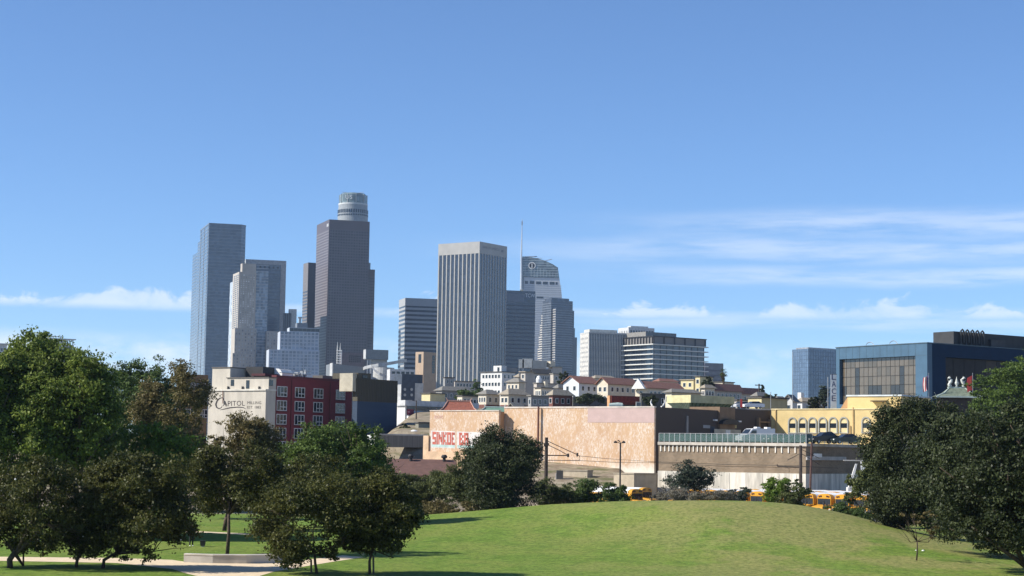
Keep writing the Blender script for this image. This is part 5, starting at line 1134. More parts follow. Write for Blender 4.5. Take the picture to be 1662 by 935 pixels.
def make_car(name, label, paint, prof, cab, L, W, cat='car', van=False):
    """side profile (y,z) from nose (y=0) to tail; cab = glasshouse profile"""
    t = thing(name, label, cat)
    MB().sect(prof, 'x', -W / 2, W / 2).build('body', paint, t)
    n = len(cab); mb = MB(); i = W / 2 - .03; j = W / 2 - .22
    zs = [z for _, z in cab]; zl, zh = min(zs), max(zs)
    lo = [(-(i + (j - i) * (z - zl) / (zh - zl)), y, z) for y, z in cab]; hi = [(-x, y, z) for x, y, z in lo]
    mb.v = lo + hi; mb.f = [tuple(range(n - 1, -1, -1)), tuple(range(n, 2 * n))] + [(k, (k + 1) % n, n + (k + 1) % n, n + k) for k in range(n)]; mb.build('glasshouse', darkglass, t)
    yy = [y for y, z in cab if z > zh - .02]; MB().box(-j - .01, j + .01, min(yy), max(yy), zh - .02, zh + .05).build('roof', paint, t)
    for s in (-1, 1):
        MB().box(s * (W / 2 - .3) - .18, s * (W / 2 - .3) + .18, -.03, .06, .62, .78).build('headlight', white, t); MB().box(s * (W / 2 - .25) - .14, s * (W / 2 - .25) + .14, L - .05, L + .03, .75, .95).build('tail_light', m_('tail lamp red', (.25, .02, .02), .4), t)
    add_wheels(t, (.9, L - 1.0), W / 2 - .01, .33, .22)
    return t
SED = [(0, .3), (0, .65), (.15, .78), (1.3, .95), (1.5, 1.0), (4.1, 1.02), (4.6, .98), (4.65, .5), (4.6, .3)]
SCAB = [(1.3, .96), (2.05, 1.42), (3.4, 1.45), (4.2, 1.02)]
dg1 = m_('dark green car paint', (.02, .032, .03), .3, spec=.6, var=.05); dg2 = m_('black car paint', (.012, .013, .015), .3, spec=.6, var=.05)
def deck_at(px, x_in):
    """point on the deck, x_in metres in from the brick wall face, seen at column px"""
    a = dkk.a; t = ray(px, 705).x
    y = (dkk.X + x_in * math.sin(a) - t * (dkk.D + x_in * math.cos(a))) / (math.cos(a) + t * math.sin(a))
    return Vector((dkk.X + x_in * math.sin(a) - y * math.cos(a), dkk.D + x_in * math.cos(a) + y * math.sin(a), ZD + .0))
base = 90 - math.degrees(dkk.a)      # deck x axis direction
for px, xin, lab, pt, rz in ((1266, 2.6, 'black sedan parked on the deck behind the tail of the white van', dg2, 64), (1290, 3.4, 'dark green sedan on the deck under the first pair of arches', dg1, 62), (1306, 5, 'black low sedan on the deck below the middle arches', dg2, 66), (1340, 3.2, 'black sport utility car on the deck beneath the last arches', dg2, 70), (1374, 5, 'dark green sedan at the deck corner beside the oak', dg1, 74)):
    sc = 1.3 if 'sport' in lab else 1.1
    o = make_car('parked_car', lab, pt, [(y, z * sc) for y, z in SED], [(y, z * sc) for y, z in SCAB], 4.65, 1.85); o['group'] = 'cars parked on the deck'
    p = deck_at(px, xin); d = Vector((math.sin(R(rz)), -math.cos(R(rz)))); o.location = (p.x - d.x * 2.3, p.y - d.y * 2.3, p.z); o.rotation_euler = (0, 0, R(-rz))
vanp = [(0, .35), (0, .95), (.1, 1.08), (1.05, 1.3), (1.75, 2.0), (2.1, 2.15), (5.9, 2.2), (6.0, 2.1), (6.0, .5), (5.9, .35)]
p = deck_at(1199, 4.5)
t = make_car('white_van', 'white cargo van with roof vents parked on the deck by the brick wing', m_('white van paint', (.66, .67, .68), .35, var=.04), vanp, [(1.02, 1.32), (1.72, 2.02), (1.9, 2.06), (1.9, 1.32)], 6.0, 2.0, 'van')
t.location = tuple(p); t.rotation_euler = (0, 0, R(-64)); t.scale = (1.08, 1.08, 1.12)
for s in (-1, 1): MB().sect([(1.35, 1.3), (1.85, 1.85), (2.6, 1.9), (2.6, 1.3)], 'x', s * 1.0 - .015, s * 1.0 + .015).build('side_window', darkglass, t)
for y in (3.0, 4.9): MB().box(-.4, .4, y, y + .7, 2.19, 2.4).build('roof_vent', white, t)
# rooftop car park behind the brick wing: pale cars and a red banner
o = make_car('rooftop_car', 'white car on the roof beside the red banner', m_('white car paint', (.7, .7, .7), .35, var=.04), SED, SCAB, 4.65, 1.85); p = at(1205, 661, 366); o.location = (p.x, 366, p.z - .2); o.rotation_euler = (0, 0, R(-70))
o = make_car('rooftop_car', 'silver car on the roof between white car and canopy', m_('silver car paint', (.45, .46, .47), .35, var=.04), SED, SCAB, 4.65, 1.85); p = at(1190, 661, 372); o.location = (p.x, 372, p.z - .2); o.rotation_euler = (0, 0, R(-50))
p = at(1201, 660, 362); rb = thing('red_banner', 'upright red feather banner above the dark brick wing', 'banner', (p.x, 362, p.z - .5))
MB().tube([(0, 0, 0), (0, 0, 2.1)], .04, 6).build('pole', metal, rb); MB().prism([(.02, -.02), (.55, -.05), (.5, .02), (.02, .02)], .35, 2.05, [(.02, -.02), (.4, -.05), (.36, .02), (.02, .02)]).build('cloth', rd_, rb)
rdk = tag(MB().box(0, 22, 0, 14, 0, .3).build('roof_deck', m_('roof deck grey', (.25, .25, .25), .9)), 'grey flat roof deck carrying pale cars behind the brick wing', 'roof'); p = at(1184, 662, 360); rdk.location = (p.x, 360, p.z - .35)
MB().box(.2, 21.8, .2, 13.8, -9, -.01).build('wall', WC['dark'], rdk)

# ------------------------------------------------------------------ poles, lamp and wires
def P3(px, py, D): q = at(px, py, D); return Vector((q.x, D, q.z))
def pole(name, label, cat, px, yt, D, r, mt, lean=0.0):
    top = P3(px, yt, D); x = top.x - lean; z0 = gz(x, D) - .3
    t = thing(name, label, cat, (x, D, z0)); MB().tube([(0, 0, 0), (lean, 0, top.z - z0)], [r, r * .8], 10).build('pole', mt, t); return t, Vector((x, D, z0))
wire = m_('dark cable', (.03, .028, .028), .7)
t, o_ = pole('catenary_pole', 'dark steel railway pole with cantilever arms before the peach wall', 'pole', 887, 710, 236, .27, woodpole)
for pts in ([(889, 716), (915, 728), (937, 738)], [(889, 722), (908, 731), (922, 739)], [(876, 728), (882, 725), (886, 722)]): MB().tube([P3(*q, 236) - o_ for q in pts], .05, 5).build('stay_cable', wire, t)
MB().tube([P3(874, 739, 236) - o_, P3(924, 739.5, 236) - o_], .07, 6).build('arm', woodpole, t); MB().tube([P3(936, 738, 236) - o_, P3(941, 740, 236) - o_, P3(940, 748, 236) - o_], .06, 6).build('registration_arm', woodpole, t); MB().tube([P3(889, 747, 236) - o_, P3(940, 747.5, 236) - o_], .045, 5).build('arm', wire, t)
for px, py in ((922, 739), (937, 738)): MB().lathe([(.08, -.25), (.16, -.15), (.1, 0), (.16, .12), (.06, .25)], 8).build('insulator', wire, t).location = P3(px, py, 236) - o_
MB().box(-.34, .34, -.34, .34, 9.4, 9.75).build('collar', woodpole, t)
for lab, pts in (('upper contact wire running from the railway pole to the brick wall', [(941, 740, 236), (985, 744.5, 246), (1062, 749.5, 262), (1180, 754, 262), (1298, 756, 262)]), ('lower contact wire running beneath the upper one to the brick wall', [(940, 747.5, 236), (1000, 750.5, 248), (1062, 751, 262), (1180, 757, 262), (1298, 759, 262)])):
    a_ = P3(*pts[0]); t2 = MB().tube([P3(*q) - a_ for q in pts], .03, 5).build('contact_wire', wire); t2.location = a_; tag(t2, lab, 'wire')
t, o_ = pole('lamp_post', 'slim dark lamp post with two small lamp heads before the peach wall', 'street lamp', 1007, 719, 252, .13, black)
zt_ = P3(1007, 719, 252).z - o_.z
MB().tube([(0, 0, zt_), (-.12, 0, zt_ + .25), (-.4, 0, zt_ + .35)], .08, 6).build('bend', black, t)
for s, e in ((-.7, .1), (.45, .1)):
    MB().tube([(0, 0, zt_ - .1), (s * .6, 0, zt_ + e), (s, 0, zt_ + .1)], .05, 5).build('bracket', black, t); MB().lathe([(.08, .2), (.28, .0), (.22, -.12)], 10).build('lamp_head', black, t).location = (s, 0, zt_ + .1)
t, o_ = pole('catenary_pole', 'thick dark railway pole with wires before the concrete base of the brick wall', 'pole', 1299.5, 723, 262, .27, woodpole)
for pts in ([(1302, 730), (1330, 744)], [(1302, 737), (1330, 754)], [(1297, 737), (1288, 742), (1278, 747)]): MB().tube([P3(*q, 262) - o_ for q in pts], .05, 5).build('stay_cable', wire, t)
MB().tube([P3(1262, 757, 262) - o_, P3(1300, 758, 262) - o_], .07, 6).build('arm', woodpole, t); MB().tube([P3(1275, 757.5, 262) - o_, P3(1281, 761, 262) - o_, P3(1281, 766, 262) - o_], .05, 5).build('registration_arm', woodpole, t)
MB().tube([P3(1300, 757, 262) - o_, P3(1360, 760, 264) - o_], .04, 5).build('arm', wire, t); MB().tube([P3(1261, 754, 262) - o_, P3(1262.5, 757, 262) - o_], .08, 6).build('insulator', woodpole, t)
pole('timber_pole', 'slightly leaning red brown timber pole beside the thick dark railway pole', 'pole', 1317.5, 718, 266, .18, m_('red brown timber', (.10, .055, .045), .9), .35)
t, o_ = pole('wall_pole', 'tall rusty red pole standing against the peach wall', 'pole', 874, 660, pk.D + pk.uL(874, 700) * math.sin(pk.a) - .55, .22, rust)
t, o_ = pole('utility_pole', 'distant utility pole with crossarm on the hill beside cypress', 'pole', 1232, 623, 600, .3, woodpole)
zt_ = P3(1232, 623, 600).z - o_.z; MB().box(-1.4, 1.4, -.1, .1, zt_ - .6, zt_ - .3).build('crossarm', woodpole, t); MB().lathe([(.35, 0), (.35, 1.1)], 10).build('transformer', metal, t).location = (.6, 0, zt_ - 3.2)
for px, yt, lab in ((1251, 636, 'thin pale pole rising above the tan shop block'), (1286.5, 571, 'thin pale mast beside the blue mirror tower')): pole('thin_mast', lab, 'mast', px, yt, 430, .09, metal)
t, o_ = pole('street_light', 'grey street light with short arm beside the white mall', 'street lamp', 676, 650, 440, .16, woodpole); zt_ = P3(676, 650, 440).z - o_.z; MB().tube([(0, 0, zt_ - .2), (-1.2, 0, zt_)], .07, 5).build('arm', woodpole, t); MB().box(-1.9, -1.1, -.15, .15, zt_ - .1, zt_ + .08).build('lamp_head', metal, t)

# ------------------------------------------------------------------ embankment walls, rubble, broken abutment, fence
for lab, (xl, xm, xr, yt, D, a, dp) in (('low tan concrete wing wall with dark end on the dry bank', (912, 953, 962, 765, 302, 30, 3)), ('broad concrete culvert wall with shaded end on the dry bank', (996, 1029, 1066, 770, 292, 40, 5))):
    b = Bld('culvert_wall', lab, 'wall', xl, xm, xr, yt, D, a, None, 780); b.o.location.z -= 1.5; b.zb -= 1.5; b.H += 1.5
    b.block('wall', m_('tan concrete', (.44, .37, .27), .9, var=.15)); MB().box(-.1, b.Lr + .05, -.1, b.Ll + .1, b.H + .01, b.H + .2).build('coping', m_('worn cap', (.33, .28, .21), .9), b.o)
p = at(908, 770, 300); t = thing('concrete_block', 'dark square concrete block with pale face on the dry bank', 'block', (p.x, 300, gz(p.x, 300) - .3)); MB().box(-.5, .6, -.5, .5, 0, 1.7).build('block', m_('dark block', (.09, .085, .08), .9), t); MB().box(-.62, -.51, -.48, .48, 0, 1.2).build('pale_face', concrete, t)
rng = random.Random(5)
p = at(1352, 790, 279); t = thing('rubble_heap', 'brown rubble heap against the shaded side of the brick wall', 'rubble', (p.x, p.y, -.6))
mb = MB()
for k in range(330):
    x = rng.uniform(-4.5, 7); y = rng.uniform(-2.2, 5); h = max(0, 3.0 * (1 - abs(x - 1.5) / 6.5)) * max(0, 1 - abs(y - 2.0) / 4.6); s = rng.uniform(.15, .55)
    q = [(s * rng.uniform(.6, 1.2) * sx, s * rng.uniform(.6, 1.2) * sy, s * rng.uniform(.4, 1) * sz) for sz in (-1, 1) for sx, sy in ((-1, -1), (1, -1), (1, 1), (-1, 1))]
    mb.hexa([(x + a_, y + b2, h * .9 + c2) for a_, b2, c2 in q])
mb.build('stones', m_('rubble stone', (.20, .15, .11), .95, var=.35, scale=2), t, kind='stuff')
mb = MB(); n = 10
G = [[(-5 + 12.5 * i / n, -2.5 + 8 * j / n) for i in range(n + 1)] for j in range(n + 1)]
hh = lambda x, y: max(0, 2.7 * (1 - abs(x - 1.5) / 6.5)) * max(0, 1 - abs(y - 2.0) / 4.6) - .05 + .15 * math.sin(x * 3 + y * 2)
for j in range(n):
    for i in range(n): mb.quad(*[(x, y, hh(x, y)) for x, y in (G[j][i], G[j][i + 1], G[j + 1][i + 1], G[j + 1][i])])
mb.build('earth', m_('loose earth', (.17, .125, .09), .95, var=.3, scale=1.5), t)
p = at(1386, 790, 276); t = thing('broken_abutment', 'broken white concrete abutment with bent slab beside the rubble heap', 'ruin', (p.x, 276, -.6))
MB().hexa(((-.9, 0, 0), (1.6, 0, 0), (1.6, 1.5, 0), (-.9, 1.5, 0), (-.9, 0, 3.6), (1.6, 0, 3.9), (1.6, 1.5, 3.9), (-.9, 1.5, 3.6))).build('base_block', m_('bright broken concrete', (.66, .64, .60), .9), t)
MB().hexa(((-.8, .3, 3.6), (-.3, .3, 3.6), (-.3, .7, 3.6), (-.8, .7, 3.6), (.3, .3, 7.2), (.6, .3, 7.2), (.6, .7, 7.2), (.3, .7, 7.2))).build('slanted_slab', MT['bright broken concrete'], t); MB().box(1.2, 1.9, .3, .9, 3.92, 7.6).build('post', white, t); MB().box(-1.5, 2.6, .4, .6, 7.62, 7.8).build('beam', concrete, t)
t = thing('park_fence', 'dark post and rail fence with wire mesh below the oak', 'fence', (0, 0, 0)); pts = [(34.5, 197), (37.2, 196.2), (40, 195.5), (42.8, 194.5), (45.6, 193.5), (48.4, 192.5), (51.2, 191.4)]
pm = MB().tube([(0, 0, -.4), (0, 0, 2.3)], .075, 7).mesh('post', black); t.location = (34.5, 197, gz(34.5, 197)); L0 = t.location.copy()
Q = [Vector((x, y, gz(x, y))) - L0 for x, y in pts]
for q in Q: inst(pm, 'post', t, tuple(q))
for a_, c2 in zip(Q[:-1], Q[1:]):
    for h in (.5, 1.2, 2.1): MB().tube([a_ + Vector((0, 0, h)), c2 + Vector((0, 0, h))], .04, 5).build('rail', black, t)
    MB().tube([a_ + Vector((0, 0, .1)), c2 + Vector((0, 0, 2.0))], .03, 5).build('brace', black, t)
    for k in range(1, 9):
        m0 = a_.lerp(c2, k / 9); MB().tube([m0 + Vector((0, 0, .5)), m0 + Vector((0, 0, 2.1))], .014, 4).build('mesh_wire', metal, t)

# ------------------------------------------------------------------ person and small black bin on the lawn
def person():
    p = flat(310.5, 887); v = [(0, 0, .93), (0, 0, 1.12), (0, .0, 1.36), (0, 0, 1.47), (0, -.02, 1.56), (0, -.03, 1.68), (.18, 0, 1.38), (.24, .0, 1.1), (.23, -.08, .86), (-.18, 0, 1.38), (-.24, 0, 1.1), (-.23, -.08, .86), (.1, 0, .88), (.1, -.02, .48), (.1, .02, .1), (.1, -.14, .04), (-.1, 0, .88), (-.09, .03, .48), (-.1, .08, .1), (-.1, -.08, .04)]
    e = [(0, 1), (1, 2), (2, 3), (3, 4), (4, 5), (2, 6), (6, 7), (7, 8), (2, 9), (9, 10), (10, 11), (0, 12), (12, 13), (13, 14), (14, 15), (0, 16), (16, 17), (17, 18), (18, 19)]
    rad = [.15, .14, .15, .065, .085, .1, .07, .05, .04, .07, .05, .04, .1, .07, .05, .045, .1, .07, .05, .045]
    me = bpy.data.meshes.new('body'); me.from_pydata(v, e, []); o = bpy.data.objects.new('person', me); COL.objects.link(o); m = o.modifiers.new('s', 'SKIN'); o.modifiers.new('d', 'SUBSURF').levels = 2
    for k, sv in enumerate(me.skin_vertices[0].data): sv.radius = (rad[k], rad[k] * (.75 if k < 3 else 1)); sv.use_root = (k == 0)
    dg = bpy.context.evaluated_depsgraph_get(); m2 = bpy.data.meshes.new_from_object(o.evaluated_get(dg)); o.modifiers.clear(); o.data = m2; m2.materials.clear()
    for mm in (m_('dark clothes', (.02, .02, .024), .9), m_('skin', (.32, .19, .13), .6), m_('pale shoes', (.6, .6, .58), .7), m_('dark hair', (.02, .015, .012), .6)): m2.materials.append(mm)
    for f in m2.polygons:
        z = f.center.z; f.material_index = 2 if z < .1 else (3 if z > 1.68 or (z > 1.56 and f.center.y > .02) else (1 if z > 1.47 or (z < .9 and abs(f.center.x) > .2) else 0)); f.use_smooth = True
    o.location = p; o.rotation_euler = (0, 0, R(35)); tag(o, 'person in dark clothes and pale shoes standing on the lawn near the bin', 'person')
person()
t = thing('black_bin', 'small black square bin on the lawn behind the seat wall', 'bin', tuple(flat(329, 887.5)))
MB().prism([(-.16, -.16), (.16, -.16), (.16, .16), (-.16, .16)], .08, .42, [(-.19, -.19), (.19, -.19), (.19, .19), (-.19, .19)]).build('body', black, t); MB().box(-.2, .2, -.2, .2, .425, .48).build('lid', m_('black lid', (.03, .03, .03), .5), t); MB().box(-.1, .1, -.1, .1, -.02, .078).build('foot', metal, t)

# ------------------------------------------------------------------ trees and shrubs
def leaf_mesh(name, pts, size, rg, mt, droop=0.0, up=.45, outw=None):
    n = len(pts); a = rg.normal(size=(n, 3)); a[:, 2] -= droop; a /= np.linalg.norm(a, axis=1)[:, None]
    nm = rg.normal(size=(n, 3)); nm[:, 2] += up * 2
    if outw is not None: nm += outw * 1.3
    b = np.cross(a, nm); b /= np.linalg.norm(b, axis=1)[:, None] + 1e-6
    s = size * rg.uniform(.5, 1.5, (n, 1)); bend = np.cross(a, b) * s * .18
    v = np.empty((n, 4, 3)); v[:, 0] = pts - a * s * .5; v[:, 1] = pts + b * s * .3 + bend; v[:, 2] = pts + a * s * .5; v[:, 3] = pts - b * s * .3 + bend
    me = bpy.data.meshes.new(name); me.vertices.add(4 * n); me.vertices.foreach_set('co', v.reshape(-1).astype(np.float32))
    me.loops.add(4 * n); me.loops.foreach_set('vertex_index', np.arange(4 * n, dtype=np.int32)); me.polygons.add(n)
    me.polygons.foreach_set('loop_start', np.arange(0, 4 * n, 4, dtype=np.int32)); me.polygons.foreach_set('loop_total', np.full(n, 4, dtype=np.int32)); me.update(calc_edges=True); me.validate(); me.materials.append(mt); return me
LM = {
 'crape': leafmat('crape myrtle leaf', (.017, .028, .006), (.115, .115, .028), .25, .6),
 'green': leafmat('bright green leaf', (.045, .09, .01), (.20, .29, .045), .35, .5),
 'ash': leafmat('ash leaf', (.035, .068, .01), (.25, .31, .065), .35, .4),
 'pist': leafmat('pistache leaf', (.035, .068, .012), (.15, .215, .05), .3, .5),
 'deep': leafmat('deep green leaf', (.026, .052, .014), (.125, .18, .05), .28, .5),
 'olive': leafmat('olive brown leaf', (.06, .055, .018), (.24, .195, .08), .28, .6),
 'oak': leafmat('oak leaf', (.014, .022, .008), (.065, .08, .03), .18, .6),
 'willow': leafmat('willow leaf', (.05, .07, .022), (.14, .155, .055), .3, .5),
 'sage': leafmat('sage leaf', (.11, .10, .075), (.24, .22, .17), .2, .6),
 'blue': leafmat('blue green leaf', (.022, .035, .024), (.07, .09, .06), .2, .6),
 'ficus': leafmat('ficus leaf', (.03, .06, .012), (.13, .19, .035), .28, .9),
 'sapling': leafmat('sapling leaf', (.08, .07, .025), (.22, .17, .07), .35, .8)}
blossom = m_('white blossom', (.72, .70, .68), .8, var=.1)
def tree(name, label, cat, D, crown, base_px, kind, n, leaf=.2, K=14, seed=1, depth=1.0, lobe=(.3, .46), tr=.16, stems=1, droop=0., group=None, flowers=0, zb=None, core=.3, limbs=7, low=-.55, sig=.19, holes=-1.35):
    rg = np.random.default_rng(seed); xl, xr, yt, yb = crown
    c = P3((xl + xr) / 2, (yt + yb) / 2, D); rx = (xr - xl) / 2 / F * D; rz = (yb - yt) / 2 / F * D; rx *= 1.07; rz *= 1.05; ry = rx * depth
    bx = P3(base_px, yb, D).x; z0 = gz(bx, D) if zb is None else zb
    t = thing(name, label, cat, (bx, D, z0), 0, group); c = np.array([c.x - bx, 0, c.z - z0]); rad = np.array([rx, ry, rz])
    d = rg.normal(size=(K * 6, 3)); d /= np.linalg.norm(d, axis=1)[:, None]; d = d[d[:, 2] > low]
    keep = []                                    # spread the lobes apart
    for q in d:
        if all(np.dot(q, k_) < 1 - 1.25 / K for k_ in keep): keep.append(q)
        if len(keep) == K: break
    d = np.array(keep); K = len(d)
    lr = rg.uniform(lobe[0] * .62, lobe[1] * 1.02, K); pos = c + d * rad * np.clip(1 - lr[:, None] * rg.uniform(.55, 1.25, (K, 1)), .3, .95); lrad = lr[:, None] * rad * rg.uniform(.85, 1.2, (K, 3))
    pos = np.vstack([pos, c]); lrad = np.vstack([lrad, rad * .6]); wts = np.append(lr ** 2, core * np.mean(lr ** 2) * 3); wts /= wts.sum()
    per = 42; nt_ = max(8, n // per); li = rg.choice(K + 1, nt_, p=wts); u = rg.normal(size=(nt_, 3)); u /= np.linalg.norm(u, axis=1)[:, None]
    tw = pos[li] + u * lrad[li] * (rg.uniform(.25, 1.0, (nt_, 1)) ** .45) * rg.uniform(.85, 1.12, (nt_, 1))
    ph = rg.uniform(0, 6.28, (4, 1)); kv = rg.normal(size=(4, 3)) / np.array([rx, ry, rz]) * 3.4
    hole = np.sin(kv @ tw.T + ph).sum(axis=0); rr_ = np.linalg.norm((tw - c) / rad, axis=1)
    ok_ = (hole > holes) | (rr_ < .35) | (rg.uniform(size=nt_) < .12); tw = tw[ok_]; li = li[ok_]; nt_ = len(tw)
    sg_ = sig * np.minimum(1.6, lrad.mean(axis=1)[li])[:, None, None]
    ow = np.repeat((tw - pos[li]) / (np.linalg.norm(tw - pos[li], axis=1)[:, None] + 1e-6), per, axis=0)
    lp = (tw[:, None, :] + rg.normal(size=(nt_, per, 3)) * sg_ * rg.uniform(.55, 1.3, (nt_, 1, 1)) * np.array([1.15, 1.15, .6])).reshape(-1, 3); kk_ = lp[:, 2] > .12; lp = lp[kk_]; ow = ow[kk_]
    inst(leaf_mesh('crown', lp, leaf, rg, LM[kind], droop, outw=ow), 'crown', t)
    mb = MB()
    for s in range(stems):
        off = 0 if stems == 1 else (s - (stems - 1) / 2) * tr * 3.2
        f = np.array([c[0] * .4 + off, 0, max(.25, c[2] - rz * .75)])
        mb.tube([(off, 0, -.25), (off * 1.1 + rg.normal() * .06, rg.normal() * .06, f[2] * .5), tuple(f)], [tr * 1.15, tr * .92, tr * .8], 9)
        for k in range(limbs):
            q = pos[(k * 2 + s) % K]; m = f * .5 + q * .5 + rg.normal(size=3) * .12 * rx; m[2] -= .1 * rz
            mb.tube([tuple(f - np.array([0, 0, tr])), tuple(m), tuple(q)], [tr * .6, tr * .36, tr * .1], 6)
            for e_ in range(2):
                q2 = q + rg.normal(size=3) * lrad[k % K] * .6; mb.tube([tuple(m), tuple((m + q2) / 2 + rg.normal(size=3) * .1), tuple(q2)], [tr * .28, tr * .16, tr * .05], 5)
    mb.build('trunk', trunkm, t, smooth=True)
    if flowers:
        fm = MB().lathe([(.02, -.1), (.1, -.05), (.12, .03), (.05, .12)], 7).mesh('blossom', blossom)
        idx = rg.choice(nt_, flowers)
        for q in tw[idx]: inst(fm, 'blossom', t, tuple(q + (q - c) * .08), rg.uniform(0, 6), (rg.uniform(.35, .9),) * 3)
    return t
CG = 'crape myrtles planted along the sandy path'
tree('crape_myrtle', 'dark bronze crape myrtle with stout trunk under the big leafy ash', 'tree', 111, (-70, 150, 738, 912), 17, 'crape', 45000, .17, 20, 11, .9, tr=.2, low=-.97, group=CG, flowers=6)
tree('crape_myrtle', 'dark bronze crape myrtle with slim trunk overlapping the stout trunked one', 'tree', 112.5, (78, 214, 742, 912), 123, 'crape', 32500, .17, 18, 12, .9, tr=.11, group=CG, flowers=4, low=-.97)
tree('crape_myrtle', 'broad dark bronze crape myrtle whose low branches hide the person', 'tree', 112, (140, 316, 736, 914), 167, 'crape', 45000, .17, 20, 17, .9, tr=.12, group=CG, flowers=6, low=-.97)
tree('crape_myrtle', 'dark crape myrtle with white blossoms rising behind the curved seat wall', 'tree', 127, (300, 448, 718, 846), 370, 'crape', 42500, .17, 18, 13, .9, tr=.13, low=-.6, group=CG, flowers=12)
tree('crape_myrtle', 'dark crape myrtle with thin trunk behind the seat wall end, below bright green tree', 'tree', 131, (425, 575, 742, 850), 448, 'crape', 27500, .17, 16, 14, .9, tr=.11, low=-.6, group=CG, flowers=8)
tree('crape_myrtle', 'reddish brown crape myrtle with forked staked trunk on the sandy path edge', 'tree', 110, (404, 602, 766, 909), 516, 'crape', 37500, .16, 18, 15, .9, tr=.09, low=-.97, group=CG, flowers=8)
tree('crape_myrtle', 'reddish brown crape myrtle with staked trunk at the open lawn edge', 'tree', 110, (535, 688, 764, 904), 601, 'crape', 31250, .16, 17, 16, .9, tr=.09, low=-.97, group=CG, flowers=12)
for px, yt, lab in ((506, 908, 'pale timber stake beside the forked crape myrtle trunk'), (607, 902, 'timber stake beside the crape myrtle at the open lawn edge')):
    q = P3(px, yt, 110.4); o = MB().tube([(0, 0, -.2), (-.04, 0, q.z)], .06, 6).build('tree_stake', m_('stake timber', (.16, .13, .10), .9)); o.location = (q.x, 110.4, 0); tag(o, lab, 'stake')
tree('ash_tree', 'large leafy yellow green ash tree towering over the dark crape myrtles', 'tree', 150, (-70, 178, 552, 830), 60, 'ash', 90000, .26, 34, 21, .8, (.26, .4), tr=.35, droop=.6, sig=.22, limbs=9, holes=-1.9)
tree('ash_tree', 'leafy ash crown sloping down toward the deep green tree', 'tree', 147, (30, 190, 562, 800), 130, 'ash', 52000, .25, 24, 28, .8, (.26, .4), tr=.25, droop=.6, holes=-1.9)
tree('ash_tree', 'ash tree top whose twigs poke up before the far flat roof', 'tree', 146, (-120, 12, 535, 800), -60, 'ash', 24000, .27, 18, 22, .8, (.24, .38), tr=.3, droop=.6)
tree('ash_tree', 'slim leafy ash top spiking above the far balcony tower', 'tree', 156, (12, 92, 538, 680), 52, 'ash', 14000, .25, 12, 29, .9, (.22, .36), tr=.2, droop=.5)
tree('evergreen_tree', 'deep green dense tree between the big ash and the olive brown tree', 'tree', 212, (152, 305, 584, 800), 225, 'deep', 56000, .27, 26, 23, .9, (.26, .4), tr=.3, holes=-2.1)
tree('sycamore_tree', 'olive brown thin crowned sycamore before the ochre apartments', 'tree', 192, (226, 340, 586, 800), 290, 'olive', 30000, .24, 22, 24, .9, (.18, .32), tr=.22, sig=.28)
tree('young_tree', 'bright green low tree in the gap between dark crape myrtles', 'tree', 152, (160, 335, 690, 860), 245, 'green', 42000, .22, 18, 25, .9, tr=.18)
tree('sycamore_tree', 'olive brown tree covering the lower CAPITOL wall', 'tree', 165, (325, 452, 672, 840), 364, 'olive', 44000, .2, 20, 26, .9, (.22, .36), tr=.2)
tree('pistache_tree', 'bright green open crowned tree in front of the red apartments', 'tree', 172, (446, 636, 682, 860), 545, 'pist', 80000, .23, 28, 27, .8, (.26, .4), tr=.24, droop=.2, core=.3, holes=-2.2)
tree('oak_tree', 'dense dark round oak standing before the graffiti wall', 'tree', 198, (752, 878, 694, 836), 815, 'oak', 80000, .2, 26, 31, 1., (.3, .44), tr=.38, core=.6, holes=-2.4, low=-.85)
tree('coast_oak', 'huge dark spreading oak with low skirt over the lawn corner', 'tree', 119, (1508, 1860, 664, 904), 1705, 'oak', 125000, .19, 38, 32, .75, (.24, .36), tr=.5, low=-.95, core=.6, limbs=12, holes=-2.0)
tree('coast_oak', 'dark upright oak hiding the yellow arcade end and the park fence end', 'tree', 160, (1396, 1600, 648, 872), 1575, 'oak', 100000, .2, 28, 35, .8, (.24, .36), tr=.3, low=-.9, core=.5, limbs=9, holes=-2.0)
tree('coast_oak', 'dark oak filling the gap beneath the round topped tree', 'tree', 136, (1470, 1740, 660, 872), 1690, 'oak', 90000, .2, 30, 36, .8, (.26, .4), tr=.35, low=-.95, core=.7, holes=-2.6)
tree('ficus_tree', 'dense round topped green tree beside the red flag', 'tree', 300, (1576, 1790, 568, 760), 1690, 'ficus', 90000, .34, 44, 33, .9, (.3, .4), tr=.5, core=.6, sig=.2, holes=-9)
tree('poplar_tree', 'light green tree with slanted trunk beside the park fence', 'tree', 194, (1374, 1450, 740, 845), 1428, 'willow', 20000, .24, 16, 34, .9, (.22, .36), tr=.16)
tree('sapling', 'spindly young tree with few bronze leaves on the lawn slope', 'tree', 128, (1452, 1530, 822, 884), 1487, 'sapling', 900, .15, 10, 41, .9, (.2, .34), tr=.055, core=.05, limbs=8)
for k, (dx, l) in enumerate(((-.12, 'small pale stone at the sapling foot'), (.42, 'slightly larger pale stone lying beside the sapling foot'))):
    o = MB().lathe([(.05, -.02), (.16, .02), (.13, .09), (.03, .12)], 9).build('pale_stone', white, smooth=True); q = flat(1487, 906); o.location = (q.x + dx, q.y - .5, gz(q.x + dx, q.y - .5)); o.scale = (.5 + .3 * k,) * 3; tag(o, l, 'stone')
